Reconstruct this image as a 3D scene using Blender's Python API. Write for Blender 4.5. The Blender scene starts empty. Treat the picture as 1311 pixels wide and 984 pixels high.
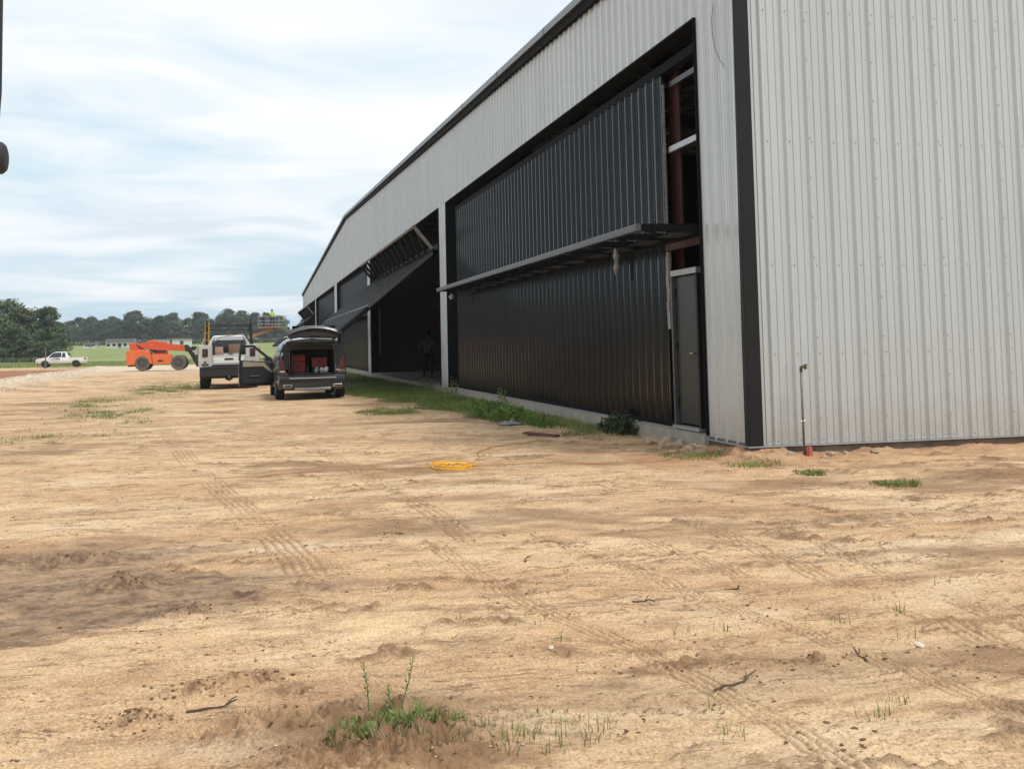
import bpy, bmesh, math, random
import numpy as np
from mathutils import Vector, Matrix
random.seed(7); rng=np.random.default_rng(7)
S=bpy.context.scene; COL=S.collection; R=math.radians; PI=math.pi
# ------------------------------------------------------------------ camera, world, sun, exposure
cam_d=bpy.data.cameras.new('camera'); cam=bpy.data.objects.new('camera',cam_d); COL.objects.link(cam); S.camera=cam
cam_d.sensor_width=36; cam_d.lens=1330.74/1311*36; cam_d.shift_x=(655.5-594.77)/1311; cam_d.shift_y=-(492-359.49)/1311
cam_d.clip_start=.05; cam_d.clip_end=6000
M3=Matrix(((0.97882711,0.00666841,-0.20458011),(-0.20373624,-0.06456928,-0.97689424),(-0.01972392,0.99789095,-0.06184357)))
cam.matrix_world=Matrix.Translation((-6.0138,-11.8127,1.2652))@M3.to_4x4()
S.view_settings.view_transform='Standard'; S.view_settings.look='None'; S.view_settings.exposure=0.30; S.view_settings.gamma=1
SUN_EL,SUN_AZ=R(62),R(138)      # azimuth from +Y clockwise: behind the camera, a little to its right
W=bpy.data.worlds.new('World'); S.world=W; W.use_nodes=True
nt=W.node_tree; nt.nodes.clear(); N=nt.nodes.new; L=nt.links.new
out=N('ShaderNodeOutputWorld'); mix=N('ShaderNodeMixShader'); b1=N('ShaderNodeBackground'); b2=N('ShaderNodeBackground')
sky=N('ShaderNodeTexSky'); sky.sky_type='NISHITA'; sky.sun_disc=False; sky.sun_elevation=SUN_EL; sky.sun_rotation=SUN_AZ; sky.air_density=1.6; sky.dust_density=2.5
b1.inputs[1].default_value=.11; L(sky.outputs[0],b1.inputs[0])
tc=N('ShaderNodeTexCoord'); sep=N('ShaderNodeSeparateXYZ'); L(tc.outputs['Generated'],sep.inputs[0])
def math_(op,a,b=None,c=None):
    n=N('ShaderNodeMath'); n.operation=op
    for i,v in enumerate((a,b,c)):
        if v is None: continue
        if isinstance(v,(int,float)): n.inputs[i].default_value=v
        else: L(v,n.inputs[i])
    return n.outputs[0]
zc=math_('MAXIMUM',math_('ADD',sep.outputs[2],.10),.05)
cmb=N('ShaderNodeCombineXYZ'); L(math_('DIVIDE',sep.outputs[0],zc),cmb.inputs[0]); L(math_('DIVIDE',sep.outputs[1],zc),cmb.inputs[1])
mp=N('ShaderNodeMapping'); mp.inputs['Rotation'].default_value=(0,0,R(-24)); mp.inputs['Scale'].default_value=(.62,.85,1); mp.inputs['Location'].default_value=(3.1,1.7,0); L(cmb.outputs[0],mp.inputs[0])
def noise(vec,scale,detail,rough,dist=0):
    n=N('ShaderNodeTexNoise'); n.inputs['Scale'].default_value=scale; n.inputs['Detail'].default_value=detail; n.inputs['Roughness'].default_value=rough; n.inputs['Distortion'].default_value=dist; L(vec,n.inputs['Vector']); return n.outputs[0]
def ramp(f,*st):
    n=N('ShaderNodeValToRGB'); cr=n.color_ramp
    while len(cr.elements)<len(st): cr.elements.new(.5)
    for e,(p,c) in zip(cr.elements,st): e.position=p; e.color=(c,c,c,1) if isinstance(c,(int,float)) else (*c,1)
    L(f,n.inputs[0]); return n.outputs[0]
n1=noise(mp.outputs[0],.8,6,.5,.5); n2=noise(mp.outputs[0],2.0,6,.52,.8); n3=noise(mp.outputs[0],.42,5,.5,.3)
mask=math_('ADD',math_('MULTIPLY',n1,.7),math_('MULTIPLY',n2,.3))
elev=math_('MULTIPLY',math_('MINIMUM',sep.outputs[2],.45),.62)
mask=math_('ADD',mask,elev)
cov=ramp(mask,(.48,.12),(.57,.60),(.66,1.0))
shade=ramp(math_('ADD',math_('MULTIPLY',n3,.7),math_('MULTIPLY',n2,.3)),(.40,(.68,.76,.85)),(.49,(.86,.91,.96)),(.57,(.95,.97,1.0)))
L(shade,b2.inputs[0]); b2.inputs[1].default_value=.88
b3=N('ShaderNodeBackground'); b3.inputs[0].default_value=(.50,.70,.82,1); b3.inputs[1].default_value=.98
mx0=N('ShaderNodeMixShader'); mx0.inputs[0].default_value=.82; L(b1.outputs[0],mx0.inputs[1]); L(b3.outputs[0],mx0.inputs[2])
L(cov,mix.inputs[0]); L(mx0.outputs[0],mix.inputs[1]); L(b2.outputs[0],mix.inputs[2]); L(mix.outputs[0],out.inputs[0])
sd=bpy.data.lights.new('sun','SUN'); sun=bpy.data.objects.new('sun',sd); COL.objects.link(sun)
sd.energy=2.1; sd.angle=R(14); sd.color=(1,.975,.94)
sdir=Vector((math.sin(SUN_AZ)*math.cos(SUN_EL),math.cos(SUN_AZ)*math.cos(SUN_EL),math.sin(SUN_EL)))
sun.rotation_euler=sdir.to_track_quat('Z','Y').to_euler()
# ------------------------------------------------------------------ materials
def mat(name,col,rough=.6,metal=0,var=0,vscale=3,bump=0,bscale=40,coat=0,stretch=(1,1,1),col2=None,spec=None,trans=0,rand=0):
    m=bpy.data.materials.new(name); m.use_nodes=True; t=m.node_tree; b=t.nodes['Principled BSDF']
    b.inputs['Base Color'].default_value=(*col,1); b.inputs['Roughness'].default_value=rough; b.inputs['Metallic'].default_value=metal
    if coat: b.inputs['Coat Weight'].default_value=coat; b.inputs['Coat Roughness'].default_value=.08
    if spec is not None: b.inputs['Specular IOR Level'].default_value=spec
    if trans: b.inputs['Transmission Weight'].default_value=trans
    c=t.nodes.new('ShaderNodeTexCoord'); mpn=t.nodes.new('ShaderNodeMapping'); mpn.inputs['Scale'].default_value=stretch
    t.links.new(c.outputs['Object'],mpn.inputs[0])
    if var or col2:
        n=t.nodes.new('ShaderNodeTexNoise'); n.inputs['Scale'].default_value=vscale; n.inputs['Detail'].default_value=6; n.inputs['Roughness'].default_value=.62
        t.links.new(mpn.outputs[0],n.inputs['Vector'])
        r=t.nodes.new('ShaderNodeValToRGB'); r.color_ramp.elements[0].position=.32; r.color_ramp.elements[1].position=.68
        c2=col2 or tuple(min(1,x*(1+var)) for x in col)
        r.color_ramp.elements[0].color=(*(tuple(x*(1-var) for x in col)),1); r.color_ramp.elements[1].color=(*c2,1)
        t.links.new(n.outputs[0],r.inputs[0]); src=r.outputs[0]
        if rand:
            oi=t.nodes.new('ShaderNodeObjectInfo'); hs=t.nodes.new('ShaderNodeHueSaturation'); ma=t.nodes.new('ShaderNodeMath'); ma.operation='MULTIPLY_ADD'
            ma.inputs[1].default_value=rand; ma.inputs[2].default_value=1-rand/2; t.links.new(oi.outputs['Random'],ma.inputs[0]); t.links.new(ma.outputs[0],hs.inputs['Value']); t.links.new(src,hs.inputs['Color']); src=hs.outputs[0]
        t.links.new(src,b.inputs['Base Color'])
        mr=t.nodes.new('ShaderNodeMapRange'); mr.inputs[3].default_value=max(0.02,rough-.08); mr.inputs[4].default_value=min(1,rough+.1); t.links.new(n.outputs[0],mr.inputs[0]); t.links.new(mr.outputs[0],b.inputs['Roughness'])
    if bump:
        n=t.nodes.new('ShaderNodeTexNoise'); n.inputs['Scale'].default_value=bscale; n.inputs['Detail'].default_value=5; t.links.new(mpn.outputs[0],n.inputs['Vector'])
        bp=t.nodes.new('ShaderNodeBump'); bp.inputs['Strength'].default_value=bump; bp.inputs['Distance'].default_value=.02; t.links.new(n.outputs[0],bp.inputs['Height']); t.links.new(bp.outputs[0],b.inputs['Normal'])
    return m
M={}
M['sheet']=mat('white_sheet',(.485,.52,.525),.26,.15,var=.04,vscale=1.2,bump=.06,bscale=1.6,stretch=(1,1,.15),rand=.05,spec=.75,coat=.35)
t_=M['sheet'].node_tree; b_=t_.nodes['Principled BSDF']; src_=b_.inputs['Base Color'].links[0].from_socket
g_=t_.nodes.new('ShaderNodeTexCoord'); sp_=t_.nodes.new('ShaderNodeSeparateXYZ'); t_.links.new(g_.outputs['Object'],sp_.inputs[0])
no_=t_.nodes.new('ShaderNodeTexNoise'); no_.inputs['Scale'].default_value=5; no_.inputs['Detail'].default_value=6; t_.links.new(g_.outputs['Object'],no_.inputs['Vector'])
ma_=t_.nodes.new('ShaderNodeMath'); ma_.operation='MULTIPLY_ADD'; ma_.inputs[1].default_value=-.9; t_.links.new(no_.outputs[0],ma_.inputs[0]); t_.links.new(sp_.outputs[2],ma_.inputs[2])
mr_=t_.nodes.new('ShaderNodeMapRange'); mr_.inputs[1].default_value=-.45; mr_.inputs[2].default_value=.15; mr_.inputs[3].default_value=.28; mr_.inputs[4].default_value=0; t_.links.new(ma_.outputs[0],mr_.inputs[0])
mx_=t_.nodes.new('ShaderNodeMix'); mx_.data_type='RGBA'; t_.links.new(mr_.outputs[0],mx_.inputs[0]); t_.links.new(src_,mx_.inputs[6]); mx_.inputs[7].default_value=(.36,.27,.18,1); t_.links.new(mx_.outputs[2],b_.inputs['Base Color'])
M['black_sheet']=mat('black_sheet',(.005,.005,.006),.15,0,var=.12,vscale=2,stretch=(1,1,.2),rand=.25,spec=.38)
M['mblack']=mat('matt_black',(.009,.009,.010),.8,0,var=.15,spec=.12)
M['trim']=mat('black_trim',(.012,.012,.013),.5,0,var=.1,spec=.25)
M['rake']=mat('rake_metal',(.16,.17,.175),.35,.5,var=.1)
M['drip']=mat('drip_trim',(.42,.43,.42),.35,.4,var=.06)
M['conc']=mat('concrete',(.31,.28,.235),.85,var=.18,vscale=4,bump=.3,bscale=30)
M['concdirty']=mat('concrete_dirty',(.13,.10,.075),.9,var=.35,vscale=5,bump=.4,bscale=18)
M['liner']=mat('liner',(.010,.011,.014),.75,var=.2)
M['brownliner']=mat('brown_liner',(.075,.058,.05),.8,var=.15)
M['redsteel']=mat('red_steel',(.045,.013,.012),.5,var=.2)
M['tsteel']=mat('pale_truss_steel',(.19,.185,.18),.5,.3,var=.15)  # paler grey for the outer chord and end bar of the tilted doors
M['galv']=mat('galvanised',(.42,.43,.43),.38,.6,var=.12,vscale=8)
M['dframe']=mat('door_frame_steel',(.018,.019,.02),.45,0,var=.2,vscale=6,spec=.3)
M['lframe']=mat('grey_steel',(.085,.088,.092),.4,.3,var=.15,vscale=6)
M['walkdoor']=mat('walk_door_paint',(.014,.015,.015),.35,0,var=.06)
M['ins']=mat('torn_insulation',(.27,.26,.25),.9,var=.2)
M['screw']=mat('screw',(.40,.41,.41),.4,.6)
M['tyre']=mat('tyre',(.022,.021,.02),.85,var=.25,vscale=12,bump=.3,bscale=60)
M['dustytyre']=mat('dusty_tyre',(.13,.11,.09),.9,var=.3,vscale=8,bump=.3,bscale=40)
M['rim']=mat('rim',(.32,.33,.34),.3,.8)
M['darkrim']=mat('dark_rim',(.06,.06,.065),.4,.5)
M['gpaint']=mat('grey_car_paint',(.034,.035,.039),.28,.35,var=.06,coat=.8)
M['glass']=mat('dark_glass',(.015,.018,.02),.06,0,spec=.7,coat=.3)
M['blackpl']=mat('black_plastic',(.018,.018,.019),.55,var=.15)
M['chrome']=mat('chrome',(.6,.6,.6),.18,1)
M['redlens']=mat('red_lens',(.07,.005,.008),.2,0,coat=.5)
M['interior']=mat('car_interior',(.02,.019,.019),.8,var=.2)
M['tan']=mat('tan_trim',(.30,.25,.19),.7,var=.08)
M['wpaint']=mat('white_paint',(.74,.75,.74),.32,0,var=.05,coat=.4)
M['dwhite']=mat('dirty_white_paint',(.50,.49,.45),.45,0,var=.10,vscale=4)
M['redbox']=mat('red_box',(.25,.022,.016),.5,var=.15)
M['plastic_bag']=mat('plastic_bag',(.55,.57,.60),.35,var=.1)
M['cardboard']=mat('cardboard',(.32,.20,.12),.85,var=.15)
M['pinkbag']=mat('pale_brown_sack',(.38,.25,.2),.85,var=.2)
M['yellow']=mat('yellow_paint',(.42,.23,.02),.45,var=.15)
M['orange']=mat('orange_paint',(.74,.15,.035),.42,0,var=.12,vscale=3)
M['orangeb']=mat('red_orange_paint',(.62,.10,.03),.42,0,var=.12,vscale=3)
M['tanboom']=mat('faded_orange_boom',(.42,.22,.12),.6,var=.15)
M['skin']=mat('skin',(.10,.055,.035),.55)
M['shirt']=mat('dark_shirt',(.12,.10,.10),.85,var=.25,vscale=12)
M['jeans']=mat('dark_trousers',(.013,.014,.018),.85,var=.2,vscale=12)
M['boot']=mat('boot',(.02,.016,.013),.7)
M['hair']=mat('hair',(.01,.008,.007),.8)
M['vest']=mat('hi_vis_vest',(.45,.78,.03),.7,var=.1)
M['bark']=mat('bark',(.09,.075,.06),.9,var=.3,vscale=6,bump=.4)
def leafmat(name,c1,c2,rand=.35):
    m=mat(name,c1,.6,var=.3,vscale=.55,col2=c2,rand=rand); b=m.node_tree.nodes['Principled BSDF']
    b.inputs['Subsurface Weight'].default_value=0; return m
M['leaf']=leafmat('leaves_oak',(.045,.088,.022),(.11,.16,.05))
M['leafb']=leafmat('leaves_pale',(.055,.085,.035),(.13,.165,.06))
M['farleaf']=leafmat('leaves_far',(.032,.055,.028),(.075,.105,.045),.55)
M['grass']=leafmat('grass_blades',(.10,.165,.028),(.24,.29,.065),.2)
M['grassdry']=leafmat('grass_dry',(.22,.17,.08),(.34,.27,.14),.2)
M['weed']=leafmat('weed_leaves',(.08,.16,.022),(.19,.30,.055),.2)
M['bush']=leafmat('bush_leaves',(.022,.048,.014),(.06,.10,.03),.2)
M['cord']=mat('yellow_cord',(.85,.42,.015),.5,var=.1)
M['cordo']=mat('orange_cord',(.46,.23,.08),.6,var=.15,vscale=10)
M['wood']=mat('old_plank',(.12,.055,.035),.85,var=.3,vscale=8,stretch=(1,6,6))
M['rag']=mat('grey_rag',(.20,.21,.24),.85,var=.2)
M['rock']=mat('rubble',(.36,.28,.19),.9,var=.3,vscale=8,bump=.5,bscale=20)
M['clod']=mat('clod',(.17,.095,.05),.95,var=.4,vscale=14,bump=.5,bscale=60)
M['pebble']=mat('pebble',(.60,.52,.40),.8,var=.15)
M['twig']=mat('twig',(.10,.065,.04),.9,var=.3,vscale=30)
M['pipe']=mat('weathered_pipe',(.16,.15,.14),.5,.3,var=.2,vscale=20)
M['orangetape']=mat('orange_collar',(.42,.12,.07),.6,var=.15)
M['brass']=mat('brass',(.12,.11,.07),.4,.6,var=.2)
M['roofshing']=mat('grey_roof',(.16,.155,.15),.8,var=.15)
M['siding']=mat('white_siding',(.62,.62,.60),.6,var=.05)
M['mark']=mat('dark_print',(.06,.07,.09),.5)
# ------------------------------------------------------------------ helpers
def tag(o,label=None,cat=None,group=None,kind=None):
    if label: o['label']=label
    if cat: o['category']=cat
    if group: o['group']=group
    if kind: o['kind']=kind
    return o
def root(name,label,cat,loc=(0,0,0),rz=0,group=None,rot=None):
    o=bpy.data.objects.new(name,None); COL.objects.link(o); o.empty_display_size=.1
    o.location=loc; o.rotation_euler=rot or (0,0,rz); return tag(o,label,cat,group)
class MB:
    def __init__(s): s.v=[]; s.f=[]
    def add(s,vs,fs): n=len(s.v); s.v+=[tuple(v) for v in vs]; s.f+=[tuple(i+n for i in f) for f in fs]; return s
    def box(s,x0,x1,y0,y1,z0,z1,mtx=None):
        vs=[Vector((x,y,z)) for z in (z0,z1) for y in (y0,y1) for x in (x0,x1)]
        if mtx is not None: vs=[mtx@v for v in vs]
        return s.add(vs,[(0,2,3,1),(4,5,7,6),(0,1,5,4),(2,6,7,3),(0,4,6,2),(1,3,7,5)])
    def bar(s,a,b,w,h=None,up=(0,0,1)):
        a=Vector(a);b=Vector(b);h=h or w;d=(b-a).normalized();u=Vector(up)
        if abs(d.dot(u))>.99:u=Vector((1,0,0))
        x=d.cross(u).normalized();y=x.cross(d)
        vs=[p+x*sx*w/2+y*sy*h/2 for p in (a,b) for sy in (-1,1) for sx in (-1,1)]
        return s.add(vs,[(0,1,3,2),(4,6,7,5),(0,4,5,1),(2,3,7,6),(0,2,6,4),(1,5,7,3)])
    def tube(s,pts,r,n=8,r2=None,cap=True):
        pts=[Vector(p) for p in pts];k=len(pts);r2=r if r2 is None else r2
        base=len(s.v);x=None
        for i,p in enumerate(pts):
            d=(pts[min(i+1,k-1)]-pts[max(i-1,0)]).normalized()
            if x is None: x=d.orthogonal().normalized()
            x=(x-d*x.dot(d)).normalized(); y=d.cross(x); rr=r+(r2-r)*i/max(1,k-1)
            for j in range(n): t=2*PI*j/n; s.v.append(tuple(p+x*math.cos(t)*rr+y*math.sin(t)*rr))
        for i in range(k-1):
            for j in range(n): a=base+i*n+j;b=base+i*n+(j+1)%n; s.f.append((a,b,b+n,a+n))
        if cap: s.f.append(tuple(base+j for j in range(n))[::-1]); s.f.append(tuple(base+(k-1)*n+j for j in range(n)))
        return s
    def lathe(s,prof,c,axis='x',n=28,closed=True):
        c=Vector(c);base=len(s.v);k=len(prof)
        for (a,r) in prof:
            for j in range(n):
                t=2*PI*j/n
                v={'x':(a,r*math.cos(t),r*math.sin(t)),'y':(r*math.cos(t),a,r*math.sin(t)),'z':(r*math.cos(t),r*math.sin(t),a)}[axis]
                s.v.append(tuple(c+Vector(v)))
        for i in range(k-1):
            for j in range(n): a=base+i*n+j;b=base+i*n+(j+1)%n; s.f.append((a,b,b+n,a+n))
        if closed: s.f.append(tuple(base+j for j in range(n))); s.f.append(tuple(base+(k-1)*n+j for j in range(n)))
        return s
    def prism(s,poly,y0,y1,ax='y'):
        n=len(poly)
        f=(lambda p,t:(p[0],t,p[1])) if ax=='y' else ((lambda p,t:(t,p[0],p[1])) if ax=='x' else (lambda p,t:(p[0],p[1],t)))
        return s.add([f(p,y0) for p in poly]+[f(p,y1) for p in poly],[tuple(range(n))[::-1],tuple(range(n,2*n))]+[(i,(i+1)%n,n+(i+1)%n,n+i) for i in range(n)])
    def mesh(s,name): m=bpy.data.meshes.new(name); m.from_pydata(s.v,[],s.f); m.update(); return m
    def build(s,name,m,parent=None,bevel=0,smooth=False,fix=True):
        me=s.mesh(name)
        if fix:
            bm=bmesh.new(); bm.from_mesh(me); bmesh.ops.recalc_face_normals(bm,faces=bm.faces); bm.to_mesh(me); bm.free()
        me.materials.append(M[m] if isinstance(m,str) else m)
        o=bpy.data.objects.new(name,me); COL.objects.link(o); o.parent=parent
        if smooth: me.polygons.foreach_set('use_smooth',[True]*len(me.polygons))
        if bevel:
            b=o.modifiers.new('bevel','BEVEL'); b.width=bevel; b.segments=2; b.limit_method='ANGLE'; b.angle_limit=R(40)
            me.polygons.foreach_set('use_smooth',[True]*len(me.polygons)); w=o.modifiers.new('wn','WEIGHTED_NORMAL')
        return o
def copy_tree(o,parent=None,skip=()):
    c=o.copy(); COL.objects.link(c); c.parent=parent
    for ch in list(o.children): copy_tree(ch,c)
    return c
# numpy value noise
def vnoise(x,y,seed=0):
    xi=np.floor(x).astype(np.int64); yi=np.floor(y).astype(np.int64); fx=x-xi; fy=y-yi
    fx=fx*fx*fx*(fx*(fx*6-15)+10); fy=fy*fy*fy*(fy*(fy*6-15)+10)
    def h(a,b):
        n=(a*374761393+b*668265263+seed*974711)&0xffffffff; n=((n^(n>>13))*1274126177)&0xffffffff; n=n^(n>>16); return (n&0xffff)/65535.0
    return (h(xi,yi)*(1-fx)+h(xi+1,yi)*fx)*(1-fy)+(h(xi,yi+1)*(1-fx)+h(xi+1,yi+1)*fx)*fy
def fbm(x,y,o=4,seed=0,g=.5):
    a=1;s=0;t=0
    for i in range(o): s=s+a*(vnoise(x*2**i,y*2**i,seed+i*17)-.5);t+=a;a*=g
    return s/t*2
def sstep(a,b,x): t=np.clip((x-a)/(b-a),0,1); return t*t*(3-2*t)
# ------------------------------------------------------------------ ground
CX,CY=-6.014,-11.813
TRACKS=[([(-7.6,9),(-7.1,5),(-6.8,2.4),(-6.2,-1.2),(-5.74,-4.3),(-5.6,-5.6)],.30,5,.010),
 ([(-5.6,7),(-5.0,3),(-4.72,-.1),(-4.5,-2.6),(-4.42,-4.6)],.26,4,.010),
 ([(-4.75,-4.2),(-4.46,-6.06),(-4.2,-7.1),(-4.08,-7.9),(-4.0,-9.5)],.16,4,.012),
 ([(-3.9,-4.0),(-3.45,-6.2),(-3.3,-7.1),(-3.16,-8.3),(-3.05,-9.5)],.15,4,.013),
 ([(-2.6,-3.5),(-2.52,-6.6),(-2.56,-7.6),(-2.5,-9.0)],.22,4,.013),
 ([(-2.0,-4.6),(-2.2,-6.6),(-2.32,-8.6)],.14,3,.012),
 ([(-3.9,-2.6),(-3.3,-4.4),(-2.9,-6.3)],.18,4,.009),
 ([(-8.4,6),(-4,4.6),(0.5,-1.2),(4,-3)],.22,4,.008),
 ([(-6.5,-3.2),(-3,-3.4),(1.5,-4.6)],.25,5,.007),
 ([(-4.4,-5.6),(-3.2,-6.0),(-1.2,-6.0)],.16,3,.008)]
def polydist(x,y,pts):
    best=np.full(x.shape,1e9); side=np.zeros(x.shape); along=np.zeros(x.shape); acc=0
    # densify with catmull
    P=[np.array(p,float) for p in pts]; Q=[]
    for i in range(len(P)-1):
        p0=P[max(i-1,0)];p1=P[i];p2=P[i+1];p3=P[min(i+2,len(P)-1)]
        for t in np.linspace(0,1,7)[:-1]: Q.append(.5*((2*p1)+(-p0+p2)*t+(2*p0-5*p1+4*p2-p3)*t*t+(-p0+3*p1-3*p2+p3)*t**3))
    Q.append(P[-1]); tot=sum(np.linalg.norm(Q[i+1]-Q[i]) for i in range(len(Q)-1))
    for i in range(len(Q)-1):
        a=Q[i];d=Q[i+1]-a;l=np.hypot(*d);d=d/l
        s=np.clip((x-a[0])*d[0]+(y-a[1])*d[1],0,l); px=a[0]+d[0]*s;py=a[1]+d[1]*s
        q=np.hypot(x-px,y-py); cr=(x-a[0])*d[1]-(y-a[1])*d[0]; m=q<best
        best=np.where(m,q,best); side=np.where(m,np.sign(cr)*q,side); along=np.where(m,(acc+s),along); acc+=l
    return best,side,np.minimum(along,tot-along)
def ground(x,y,fine=True):
    """height and colour masks"""
    d=np.hypot(x-CX,y-CY)
    z=-.18-.12*sstep(35,75,y)+sstep(140,400,d)*3.95+sstep(400,1500,d)*5
    z=z+.35*fbm(x/60,y/60,2,5)*sstep(50,120,d)
    near=1-sstep(30,60,d)
    z=z+.05*fbm(x/3.1,y/3.1,3,9)*sstep(.5,2.5,np.where(x>-.3,np.where(y<0,-y,0),-x))*(1-.0*near)
    # crushed stone berm on the left
    bx=-16.4-(y-34)*.055; bw=np.exp(-((x-bx)/1.25)**2)*sstep(28,37,y)*(1-sstep(92,104,y)); z=z+.42*bw*(.8+.35*fbm(x/.9,y/.9,3,3))
    at=dict(pale=bw*1.0+.8*sstep(60,90,y)*(1-sstep(128,134,d))*sstep(-24,-19,x), red=sstep(-16.6-(y-34)*.055,-18.6-(y-34)*.055,x)*sstep(36,42,y)*(1-sstep(94,104,y)))
    at['pale']=np.clip(at['pale'],0,1)
    at['field']=sstep(119,124,y+.10*(x+20)+3*fbm(x/9,y/9,2,31))
    # grassy soil beside the slab
    gs=sstep(-.35,.45,x+np.clip(1.15+.135*(y-5),.6,3.0)+.9*fbm(x/1.1,y/1.3,3,12))*sstep(3.8,6.0,y+1.5*fbm(x,y,2,14))*(x<.3)*(1-sstep(100,104,y))
    for (ax,ay,rx,ry) in ((-9.9,7.2,1.7,1.0),(-9.4,7.6,.8,.6),(-9.2,13.6,1.0,3.2),(-9.1,30,1.6,7),(-3.2,11.2,.9,1.3),(-10.2,20,.9,4),(-8.3,11,.5,.8)):
        gs=np.maximum(gs,.9*np.exp(-(((x-ax)/rx)**2+((y-ay)/ry)**2))*(.6+fbm(x/.5,y/.7,3,15)))
    at['grass']=np.clip(gs,0,1)
    wet=np.exp(-(((x+7.35)/1.1)**2+((y+4.75)/1.25)**2)*1.0)+.75*np.exp(-(((x+6.45)/.8)**2+((y+5.3)/.55)**2))
    wet=sstep(.20,.95,wet*1.05+.95*fbm(x/.9,y/.32,5,21,.62))
    at['wet']=wet; z=z-.02*wet*near+.035*wet*near*np.maximum(0,fbm(x/.22,y/.16,4,23,.65)-.05)
    # dark disturbed earth: patches elongated along image-horizontal
    u=x*.97-y*.2; v=y*.97+x*.2
    dk=fbm(u/1.9,v/1.15,5,41,.62)
    at['damp']=np.clip(sstep(.08,.55,dk)+.6*np.exp(-(((x+3.75)/.75)**2+((y+7.55)/.35)**2))+.9*np.exp(-(((x+5.55)/.55)**2+((y+7.7)/.5)**2))+.6*np.exp(-(((x+2.2)/.7)**2+((y+8.6)/.9)**2))+.7*np.exp(-(((x+2.0)/1.0)**2+((y-.6)/.9)**2))+.5*np.exp(-(((x+4.3)/1.0)**2+((y-7.5)/1.2)**2)),0,1)
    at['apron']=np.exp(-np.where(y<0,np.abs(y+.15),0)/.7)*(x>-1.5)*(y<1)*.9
    if fine:
        f=1-sstep(16,34,d)
        z=z+.022*f*fbm(u/.55,v/.17,5,51,.62)+.03*f*np.maximum(0,fbm(u/.9,v/.22,5,53,.65)-.25)
        z=z+.0075*f*fbm(x/.10,y/.06,4,61,.72)*(1+.5*wet)
        # clods and crumbly ridges
        r=1-np.abs(fbm(u/1.1,v/.42,4,71,.6))*3.2; rm=sstep(.55,1.0,r)*sstep(-.1,.4,fbm(x/1.7,y/1.5,2,73)+.22)*sstep(-.15,.3,fbm(x/.3,y/.2,3,74))
        z=z+.030*rm*f*(.5+1.2*np.clip(fbm(x/.07,y/.06,3,75,.65),-.5,1)); at['crumb']=rm*f
        lump=np.zeros_like(x)
        for (ax,ay,rx,ry,h) in ((-6.03,-7.02,.17,.09,.05),(-6.25,-7.12,.12,.07,.04),(-5.85,-7.22,.13,.08,.03),(-5.55,-7.62,.45,.22,.035),(-5.5,-7.95,.42,.2,.05),(-6.8,-5.0,.22,.12,.05),(-7.25,-4.1,.5,.15,.05),(-6.45,-7.4,.12,.08,.03),(-4.95,-3.95,.12,.08,.03),(-6.35,-5.75,.16,.12,.03),(-5.98,-7.6,.3,.12,.03),(-3.55,-7.45,.25,.06,.03),(-2.97,-7.0,.13,.05,-.03),(-2.65,-5.5,.5,.07,.02),(-1.2,-4.2,.8,.12,.02)):
            g=np.exp(-(((x-ax)/rx)**2+((y-ay)/ry)**2)); z=z+1.3*h*g*(.7+1.3*fbm(x/.07,y/.055,4,77,.65)); lump=np.maximum(lump,np.clip(g*1.25,0,1)*(h>0)*(.6+fbm(x/.08,y/.06,3,78)))
        at['crumb']=np.clip(np.maximum(at['crumb'],lump),0,1)
        tr=np.zeros_like(x)
        for pts,w,n,dep in TRACKS:
            q,s,al=polydist(x,y,pts); m=(q<w/2)*sstep(0,.6,al)*sstep(-.55,.1,fbm(x/.6,y/.8,2,81)+.12)
            ph=(s/w+.5)*n; g=np.abs((ph%1)-.5)*2
            z=z+m*f*dep*.95*(sstep(.25,.75,g)-.9)*(.8+.35*fbm(x/.5,y/.5,2,83)); tr=np.maximum(tr,m*f*(1-sstep(.15,.7,g)))
        at['track']=tr
    else: at['crumb']=np.zeros_like(x); at['track']=np.zeros_like(x)
    # rubble ditch at the corner
    z=z+.10*np.exp(-(np.maximum(0,-x)/.22)**2)*(np.abs(y-.9)<1.6)*sstep(-.7,.1,y)*(1-sstep(1.9,2.5,y))*(x<.4)*(.7+.5*fbm(x/.15,y/.15,3,97))+.07*np.exp(-(np.minimum(0,y+.05)/.3)**2)*(x>-.2)*(y<.3)*(.6+.8*fbm(x/.25,y/.12,3,98))
    return z,at
def gz(x,y): return float(ground(np.array([float(x)]),np.array([float(y)]))[0][0])
yaw0=.2065
angs=np.concatenate([np.linspace(-PI,-.46,56)[:-1],np.linspace(-.46,.53,640),np.linspace(.53,PI,56)[1:-1]])
rad=[.6]
while rad[-1]<1400:
    r=rad[-1]; rad.append(r*(1.05 if r<3 else 1.0023 if 3.4<r<15 else 1.006 if r<40 else 1.025 if r<400 else 1.09))
rad=np.array(rad); A,RR=np.meshgrid(angs+yaw0,rad); GX=CX+RR*np.sin(A); GY=CY+RR*np.cos(A)
GZ,AT=ground(GX.ravel(),GY.ravel())
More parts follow.
